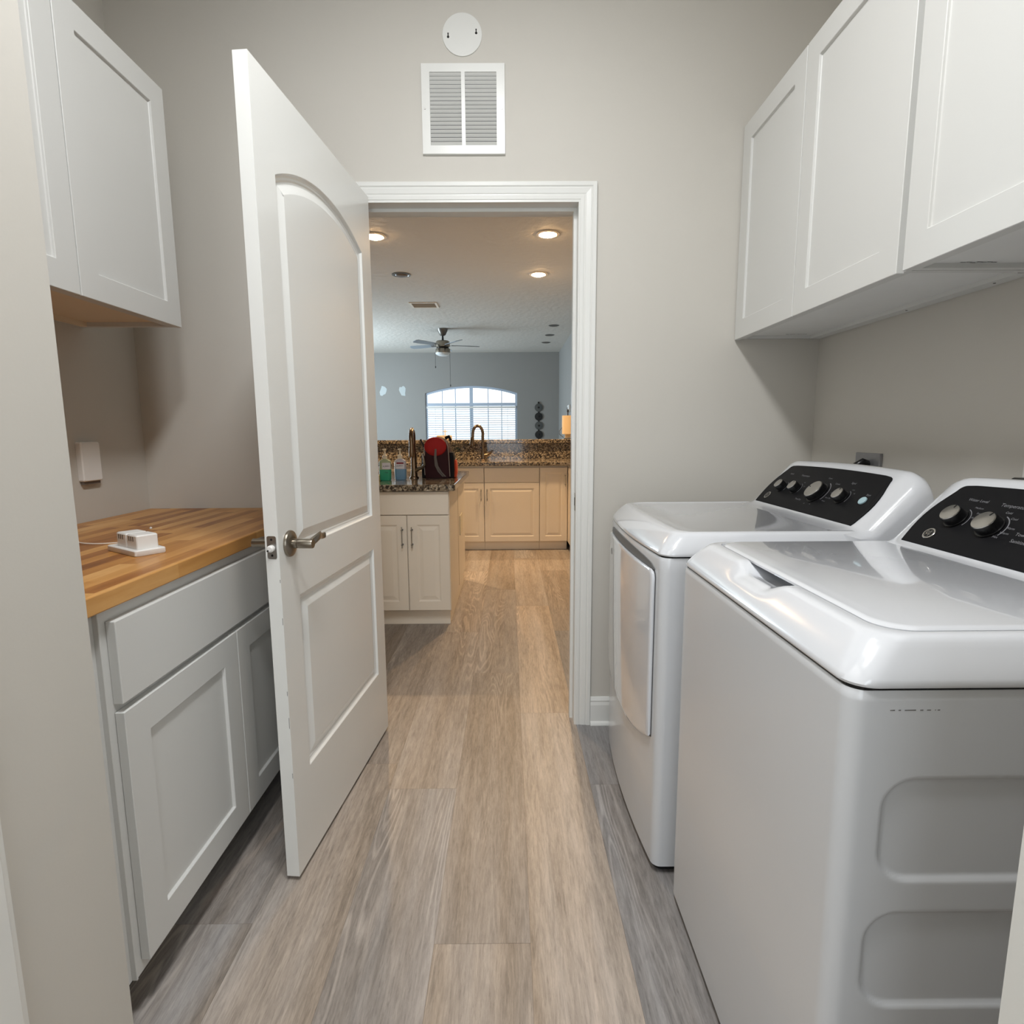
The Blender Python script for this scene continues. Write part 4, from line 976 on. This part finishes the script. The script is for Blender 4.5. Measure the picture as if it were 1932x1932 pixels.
KI = 1.069
def on_island(t, kx=1.0):
    t.location = (t.location.x * KI, t.location.y * KI, 0.8975); t.scale = (KI * kx, KI, KI)
def faucet_island():
    t = thing('faucet', 'gooseneck pull-down faucet on the island behind the soap bottles', 'faucet', (-0.605, 3.62, 0.9165)); x = -0.605; y = 3.62
    bm = lathe(B(), (x, y, 0.9165), [(0.030, 0), (0.029, 0.006), (0.022, 0.012), (0.019, 0.05), (0.0175, 0.15), (0.014, 0.17)], 24); obj('base', bm, M['bronze'], t, smooth=True)
    pts = [(x, y, 1.08), (x - 0.002, y, 1.13)] + [(x + 0.013 * k / 10, y - 0.075 + 0.075 * math.cos(math.pi * k / 10), 1.15 + 0.072 * math.sin(math.pi * k / 10)) for k in range(11)] + [(x + 0.014, y - 0.15, 1.13)]
    obj('spout', tube(B(), pts, 0.0145, 16), M['bronze'], t, smooth=True)
    bm = lathe(B(), (x + 0.014, y - 0.15, 1.055), [(0.017, 0), (0.0185, 0.004), (0.017, 0.04), (0.0135, 0.085)], 20); obj('spray_head', bm, M['bronze'], t, smooth=True)
    pts = [(x + 0.012, y - 0.005, 0.965), (x + 0.035, y - 0.02, 0.978), (x + 0.058, y - 0.035, 0.985), (x + 0.074, y - 0.045, 1.005), (x + 0.070, y - 0.05, 1.045), (x + 0.062, y - 0.052, 1.075)]
    obj('lever', tube(B(), pts, [0.015, 0.012, 0.010, 0.010, 0.007, 0.005], 14), M['nickel'], t, smooth=True)
    return t
t_ = faucet_island(); on_island(t_)
def faucet_back():
    x, y = -0.268, 5.95; t = thing('faucet', 'tall arched kitchen faucet in front of the granite backsplash and window', 'faucet', (x, y, 0.9125))
    bm = lathe(B(), (x, y, 0.9125), [(0.034, 0), (0.032, 0.008), (0.024, 0.014), (0.021, 0.09), (0.0165, 0.12)], 22); obj('base', bm, M['bronze'], t, smooth=True)
    pts = [(x, y, 1.0), (x - 0.002, y, 1.17)] + [(x - 0.052 + 0.052 * math.cos(math.pi * k / 12), y - 0.02 * k / 12, 1.19 + 0.085 * math.sin(math.pi * k / 12)) for k in range(13)] + [(x - 0.106, y - 0.02, 1.15)]
    obj('spout', tube(B(), pts, 0.0155, 14), M['bronze'], t, smooth=True)
    bm = lathe(B(), (x - 0.110, y - 0.02, 1.075), [(0.030, 0), (0.030, 0.008), (0.024, 0.04), (0.0165, 0.085)], 18); obj('spray_head', bm, M['bronze'], t, smooth=True)
    pts = [(x + 0.01, y, 0.965), (x + 0.05, y - 0.01, 0.975), (x + 0.085, y - 0.02, 1.0)]
    obj('lever', tube(B(), pts, [0.022, 0.015, 0.010], 12), M['bronze'], t, smooth=True)
faucet_back()
def sanitizer(x, y, kind, label):
    t = thing('sanitizer_bottle', label, 'bottle', (x, y, 0.9165)); z = 0.9165; T_ = t
    lo, hi = (M['gel_g'], M['gel_c']) if kind == 'g' else (M['gel_b'], M['gel_w'])
    def ring(w, d, zz): return [(x + a, y + b, z + zz) for a, b in rrect(-w, w, -d, d, min(w, d) * 0.75, 5)]
    bm = loft(B(), [ring(0.030, 0.019, 0.0), ring(0.035, 0.022, 0.006), ring(0.036, 0.023, 0.066)]); obj('gel', bm, lo, t, smooth=True)
    bm = loft(B(), [ring(0.036, 0.023, 0.0665), ring(0.036, 0.023, 0.105), ring(0.033, 0.022, 0.118), ring(0.020, 0.016, 0.127), ring(0.013, 0.013, 0.131)]); obj('upper_bottle', bm, hi, t, smooth=True)
    bm = lathe(B(), (x, y, z + 0.131), [(0.0145, 0), (0.0145, 0.020), (0.007, 0.026), (0.0045, 0.05), (0.010, 0.052), (0.010, 0.060)], 18); box(bm, x - 0.008, x + 0.008, y - 0.032, y, z + 0.184, z + 0.191); obj('pump', bm, M['pumpw'], t, smooth=True, angle=30)
    off = 0.010 if kind == 'g' else 0.0
    bm = bx(x + off - 0.024, x + off + 0.026, y - 0.0242, y - 0.0232, z + 0.070, z + 0.108); lb = obj('label', bm, M['labelw'], t)
    if kind != 'g': obj('label_band', bx(x - 0.020, x + 0.024, y - 0.0246, y - 0.0242, z + 0.098, z + 0.108), M['labelr'], lb)
    bm = text_bm(B(), 'PURELL', 0.0125, (x + off + 0.001, y - 0.0247, z + 0.087), (1, 0, 0.12), (0, 0, 1), 0.0003, 'CENTER')
    if kind == 'g': text_bm(bm, 'Aloe', 0.010, (x + 0.012, y - 0.0247, z + 0.05), (1, 0, 0), (0, 0, 1), 0.0003, 'CENTER')
    obj('lettering', bm, M['ink'], lb, norm=False); on_island(T_)
sanitizer(-0.752, 3.455, 'g', 'green pump bottle of hand sanitizer on the island, left of the clear one')
sanitizer(-0.668, 3.50, 'b', 'clear pump bottle of hand sanitizer with pale blue gel on the island')
bm = loft(B(), [[(-0.806 + a, 3.47 + b, 0.9165 + z) for a, b in rrect(-0.03, 0.03, -0.02, 0.02, 0.012)] for z in (0, 0.004, 0.03, 0.034)]); so = obj('soap_bar', bm, M['amber'], smooth=True); so.location = (-0.806 * 0.069, 3.47 * 0.069, 0.8975 - 0.9165); tag(so, 'pale yellow soap block at the left end of the island, beside the green bottle', 'soap')

def bag():
    cx, cy, z = -0.455, 3.68, 0.9165
    t = thing('backpack', 'dark red and black backpack with grey straps standing on the island', 'backpack', (cx, cy, z))
    def ring(y, k, kz=1.0):
        pts = []
        for a, b in [(-0.100, 0.0), (0.100, 0.0), (0.106, 0.03), (0.104, 0.13)] + [(0.100 * math.cos(math.radians(q)), 0.155 + 0.105 * math.sin(math.radians(q))) for q in range(0, 181, 15)] + [(-0.104, 0.13), (-0.106, 0.03)]:
            pts.append((cx + a * k, y, z + 0.001 + (0.12 + (b - 0.12) * k if b > 0.12 else b) * kz))
        return pts
    bm = loft(B(), [ring(cy - 0.080, 0.86), ring(cy - 0.074, 0.94), ring(cy - 0.055, 0.985), ring(cy - 0.02, 1.0), ring(cy + 0.05, 1.0), ring(cy + 0.08, 0.93)]); obj('body', bm, M['maroon'], t, smooth=True, angle=60)
    bm = lathe(B(), (cx - 0.010, cy - 0.081, z + 0.200), [(0.086, -0.010), (0.088, 0.0), (0.082, 0.006), (0.05, 0.012), (0.01, 0.014)], 30, axis=(0, -1, 0), squash=(1.0, 0.68)); obj('flap', bm, M['red'], t, smooth=True, angle=60)
    bm = B()
    for dx, w_ in ((0.0, 0), (0.006, 1)):
        pts = [(cx - 0.006, cy - 0.098, z + 0.185), (cx - 0.012 + dx, cy - 0.104, z + 0.13), (cx - 0.008 + dx * 2, cy - 0.100, z + 0.08), (cx + 0.015 + dx * 3, cy - 0.094, z + 0.04), (cx + 0.048 + dx * 3, cy - 0.09, z + 0.010)]
        for (p, q) in zip(pts, pts[1:]):
            bm.faces.new([bm.verts.new(v) for v in ((p[0] - 0.007, p[1], p[2]), (p[0] + 0.007, p[1] + 0.002, p[2]), (q[0] + 0.007, q[1] + 0.002, q[2]), (q[0] - 0.007, q[1], q[2]))])
    obj('strap', bm, M['strap'], t)
    bm = B(); tube(bm, [(cx + 0.070, cy - 0.076, z + 0.245), (cx + 0.088, cy - 0.078, z + 0.20), (cx + 0.094, cy - 0.078, z + 0.12), (cx + 0.100, cy - 0.078, z + 0.01)], 0.0028, 8); obj('piping', bm, M['piping'], t, smooth=True)
    bm = B(); tube(bm, [(cx - 0.098, cy - 0.075, z + 0.20), (cx - 0.104, cy - 0.078, z + 0.12), (cx - 0.098, cy - 0.078, z + 0.02)], 0.0028, 8); obj('piping', bm, M['piping'], t, smooth=True)
    bm = loft(B(), [[(cx + 0.112 + a, cy + b, z + 0.001 + zz) for a, b in rrect(-0.020, 0.020 * k, -0.06, 0.06, 0.015)] for zz, k in ((0, 0.9), (0.05, 1.1), (0.13, 1.0), (0.16, 0.6))]); obj('side_pocket', bm, M['blackcloth'], t, smooth=True)
    bm = loft(B(), [[(cx + 0.137 + a, cy + 0.01 + b, z + 0.002 + zz) for a, b in rrect(-0.010, 0.010 * k, -0.05, 0.05, 0.008)] for zz, k in ((0, 0.6), (0.03, 1.2), (0.08, 1.1), (0.11, 0.5))]); obj('side_pouch', bm, M['orange'], t, smooth=True)
    bm = loft(B(), [[(cx - 0.112 + a, cy + b, z + 0.001 + zz) for a, b in rrect(-0.018, 0.018, -0.05, 0.05, 0.012)] for zz in (0, 0.08, 0.14)]); obj('side_pocket', bm, M['blackcloth'], t, smooth=True)
    bm = tube(B(), [(cx - 0.100, cy - 0.06, z + 0.19), (cx - 0.118, cy - 0.062, z + 0.225), (cx - 0.130, cy - 0.062, z + 0.245)], [0.005, 0.006, 0.008], 10); obj('bottle_cap', bm, M['blackplastic'], t, smooth=True)
    bm = tube(B(), [(cx + 0.055, cy + 0.02, z + 0.25), (cx + 0.085, cy + 0.02, z + 0.262), (cx + 0.100, cy + 0.02, z + 0.235)], 0.012, 10); obj('top_handle', bm, M['blackcloth'], t, smooth=True); on_island(t, 0.80)
bag()

def towel():
    x, y, z = 0.665, 6.42, 1.1285; t = thing('paper_towel_holder', 'roll of paper towels on a stand at the right end of the bar', 'paper towel holder', (x, y, z))
    obj('base', lathe(B(), (x, y, z), [(0.06, 0), (0.06, 0.008), (0.02, 0.012)], 24), M['fanmetal'], t, smooth=True, angle=30)
    obj('pole', lathe(B(), (x, y, z + 0.01), [(0.006, 0), (0.006, 0.285), (0.011, 0.29), (0.011, 0.315), (0.006, 0.32)], 16), M['blackplastic'], t, smooth=True, angle=30)
    obj('roll', lathe(B(), (x, y, z + 0.055), [(0.030, 0.0), (0.030, -0.03), (0.0301, -0.041), (0.034, -0.041), (0.034, 0.0), (0.064, 0.0), (0.064, 0.205), (0.02, 0.205)], 30), M['paper'], t, smooth=True, angle=30)
    bm = tube(B(), [(x - 0.062, y, z + 0.13), (x - 0.095, y, z + 0.09), (x - 0.095, y, z + 0.055), (x - 0.05, y, z + 0.02)], 0.003, 8); obj('spring_arm', bm, M['cord'], t, smooth=True)
towel()
bm = bx(-0.80, -0.64, 6.36, 6.46, 1.1285, 1.178); tb = thing('tissue_box', 'cream tissue box on the bar behind the backpack', 'box', (-0.72, 6.41, 1.1285)); obj('carton', bm, M['card'], tb, bevel=0.003)
bm = B(); tube(bm, [(-0.712, 6.41, 1.178), (-0.712, 6.41, 1.245)], 0.005, 6); tube(bm, [(-0.737, 6.41, 1.222), (-0.687, 6.41, 1.222)], 0.0045, 6); o = obj('cross_ornament', bm, M['paper']); tag(o, 'tiny pale cross ornament standing on top of the tissue box', 'ornament')
def thermostat():
    y = 10.6; t = thing('wall_key_hook', 'small white fitting with dark edge on the right wall past the bar', 'wall fitting', (KXR, y, 1.6))
    obj('plate', bx(KXR - 0.03, KXR - 0.001, y - 0.25, y + 0.05, 1.575, 1.70), M['white'], t, bevel=0.004)
    obj('latch', bx(KXR - 0.035, KXR - 0.03, y + 0.0, y + 0.06, 1.59, 1.66), M['blackplastic'], t)
thermostat()

# ------------------------------------------------------------------ ceiling fittings
def can(x, y, lit, label):
    t = thing('recessed_light', label, 'ceiling light', (x, y, ZC), 'recessed ceiling lights in the kitchen')
    bm = B(); prof = [(0.105, 0.0), (0.105, -0.006), (0.082, -0.010), (0.078, -0.006), (0.072, -0.0005)]
    n = 32; R = [[bm.verts.new((x + r * math.cos(2 * math.pi * k / n), y + r * math.sin(2 * math.pi * k / n), ZC + h_)) for k in range(n)] for r, h_ in prof]
    for p, q in zip(R, R[1:]):
        for k in range(n): bm.faces.new((p[k], p[(k + 1) % n], q[(k + 1) % n], q[k]))
    obj('trim_ring', bm, M['baffle'] if lit else M['fanmetal'], t, smooth=True)
    bm = lathe(B(), (x, y, ZC - 0.024), [(0.012, 0), (0.050, 0.003), (0.066, 0.009), (0.0705, 0.015)], 28); obj('bulb', bm, M['bulb'] if lit else M['offbulb'], t, smooth=True)
    if lit:
        l = bpy.data.lights.new('recessed_lamp', 'SPOT'); l.energy = 180; l.color = (1.0, 0.68, 0.38); l.spot_size = math.radians(150); l.spot_blend = 0.6; l.shadow_soft_size = 0.05
        lo = bpy.data.objects.new('recessed_lamp', l); COL.objects.link(lo); lo.location = (0, 0, -0.03); lo.parent = t
can(-1.187, 5.36, True, 'glowing recessed ceiling light nearest the open door edge')
can(0.361, 5.32, True, 'glowing recessed ceiling light, largest and top right in the doorway')
can(0.344, 6.60, True, 'glowing recessed ceiling light, smaller one lower right above the sink')
can(-1.18, 6.60, False, 'unlit recessed ceiling light left of the ceiling register')
def register():
    x0, x1, y0, y1 = -1.335, -0.96, 7.94, 8.26; t = thing('ceiling_register', 'tan slotted air register in the ceiling in front of the fan', 'vent', (-1.15, 8.1, ZC))
    bm = B(); z = ZC - 0.010; box(bm, x0, x1, y0, y0 + .03, z, ZC - .0005); box(bm, x0, x1, y1 - .03, y1, z, ZC - .0005); box(bm, x0, x0 + .03, y0 + .03, y1 - .03, z, ZC - .0005); box(bm, x1 - .03, x1, y0 + .03, y1 - .03, z, ZC - .0005); obj('frame', bm, M['baffle'], t)
    bm = B()
    for k in range(9): box(bm, x0 + .03, x1 - .03, y0 + .034 + k * .028, y0 + .050 + k * .028, z + .001, ZC - .002)
    obj('slats', bm, M['flare'], t)
register()
for i, (x, y, lab) in enumerate(((0.758, 9.65, 'small round ceiling can over the living room, nearest of three'), (0.754, 10.566, 'small round ceiling can over the living room, middle of three'), (0.742, 11.411, 'small round ceiling can over the living room, farthest of three'))):
    o = obj('recessed_light', lathe(B(), (x, y, ZC - 0.008), [(0.06, 0.003), (0.075, 0), (0.09, 0.0075)], 24), M['fanmetal'], smooth=True); tag(o, lab, 'ceiling light', 'recessed ceiling lights in the living room')
def fan():
    x, y = -1.105, 9.9; t = thing('ceiling_fan', 'brushed metal ceiling fan with light kit and pull chains in the living room', 'ceiling fan', (x, y, ZC))
    obj('canopy', lathe(B(), (x, y, ZC - 0.115), [(0.03, 0), (0.05, 0.01), (0.085, 0.085), (0.09, 0.1145)], 24), M['fanmetal'], t, smooth=True)
    obj('downrod', lathe(B(), (x, y, ZC - 0.20), [(0.022, 0), (0.018, 0.02), (0.014, 0.09)], 14), M['blackplastic'], t, smooth=True)
    obj('motor', lathe(B(), (x, y, ZC - 0.31), [(0.105, 0), (0.12, 0.01), (0.12, 0.09), (0.10, 0.11)], 28), M['nickel'], t, smooth=True, angle=50)
    obj('motor_band', lathe(B(), (x, y, ZC - 0.325), [(0.10, 0), (0.10, 0.015)], 28), M['blackplastic'], t)
    obj('switch_housing', lathe(B(), (x, y, ZC - 0.40), [(0.125, 0), (0.125, 0.06), (0.11, 0.075)], 28), M['nickel'], t, smooth=True, angle=50)
    obj('light_bowl', lathe(B(), (x, y, ZC - 0.45), [(0.02, 0), (0.08, 0.008), (0.12, 0.03), (0.128, 0.05)], 28), M['frost'], t, smooth=True)
    for k in range(5):
        a = math.radians(14 + 72 * k); u = Vector((math.cos(a), math.sin(a), 0)); v = Vector((-math.sin(a), math.cos(a), 0)); c = Vector((x, y, ZC - 0.275))
        def P(r, w_, zz): p = c + u * r + v * w_ + Vector((0, 0, zz + w_ * 0.22)); return tuple(p)
        pts = [(0.16, -0.045), (0.45, -0.065), (0.60, -0.062), (0.63, -0.03), (0.63, 0.03), (0.60, 0.062), (0.45, 0.065), (0.16, 0.045)]
        bl = obj('blade', loft(B(), [[P(r, w_, 0) for r, w_ in pts], [P(r, w_, 0.006) for r, w_ in pts]]), M['fanblade'], t)
        obj('blade_arm', loft(B(), [[P(r, w_, -0.004) for r, w_ in ((0.09, -.02), (0.22, -.03), (0.22, .03), (0.09, .02))], [P(r, w_, -0.0005) for r, w_ in ((0.09, -.02), (0.22, -.03), (0.22, .03), (0.09, .02))]]), M['fanmetal'], bl)
    for (dx, zb) in ((-0.13, 2.33), (0.118, 2.02)):
        bm = tube(B(), [(x + dx, y - 0.02, ZC - 0.39), (x + dx, y - 0.02, zb)], 0.003, 6); lathe(bm, (x + dx, y - 0.02, zb - 0.03), [(0.005, 0), (0.010, 0.01), (0.008, 0.035)], 10); obj('pull_chain', bm, M['cord'], t)
fan()
def wall_decor():
    t = thing('wall_sculpture', 'vertical string of round smoked discs hung on the far wall right of the window', 'wall decoration', (0.672, FARY, 1.45))
    for i, z in enumerate((1.754, 1.557, 1.359, 1.160, 0.962)):
        obj('disc', lathe(B(), (0.668 + 0.003 * i, FARY - 0.012, z), [(0.085, 0), (0.088, 0.006), (0.06, 0.012), (0.02, 0.010)], 32, axis=(0, -1, 0)), M['disc'] if i % 2 == 0 else M['disc_dark'], t, smooth=True)
        obj('disc_rim', lathe(B(), (0.668 + 0.003 * i, FARY - 0.010, z), [(0.020, 0.022), (0.012, 0.026)], 16, axis=(0, -1, 0)), M['blackplastic'], t)
    bm = bx(0.655, 0.685, FARY - 0.010, FARY - 0.004, 0.87, 1.87); lathe(bm, (0.668, FARY - 0.015, 1.862), [(0.020, 0), (0.02, 0.012)], 14, axis=(0, -1, 0)); obj('backing_rod', bm, M['blackplastic'], t)
wall_decor()
def patches():
    rnd = random.Random(11)
    for i, (x, z, lab) in enumerate(((-2.758, 2.129, 'white spackle patch on the grey far wall, left of the pair'), (-2.326, 2.127, 'white spackle patch on the grey far wall, right of the pair'))):
        pts = [(x + (0.075 + 0.05 * rnd.random()) * math.cos(2 * math.pi * k / 13) * 0.75, z + (0.075 + 0.06 * rnd.random()) * math.sin(2 * math.pi * k / 13)) for k in range(13)]
        o = obj('spackle_patch', prism(B(), pts, 'y', FARY - 0.0005, FARY - 0.0015), M['spackle']); tag(o, lab, 'wall patch', 'spackle patches on the far wall')
patches()
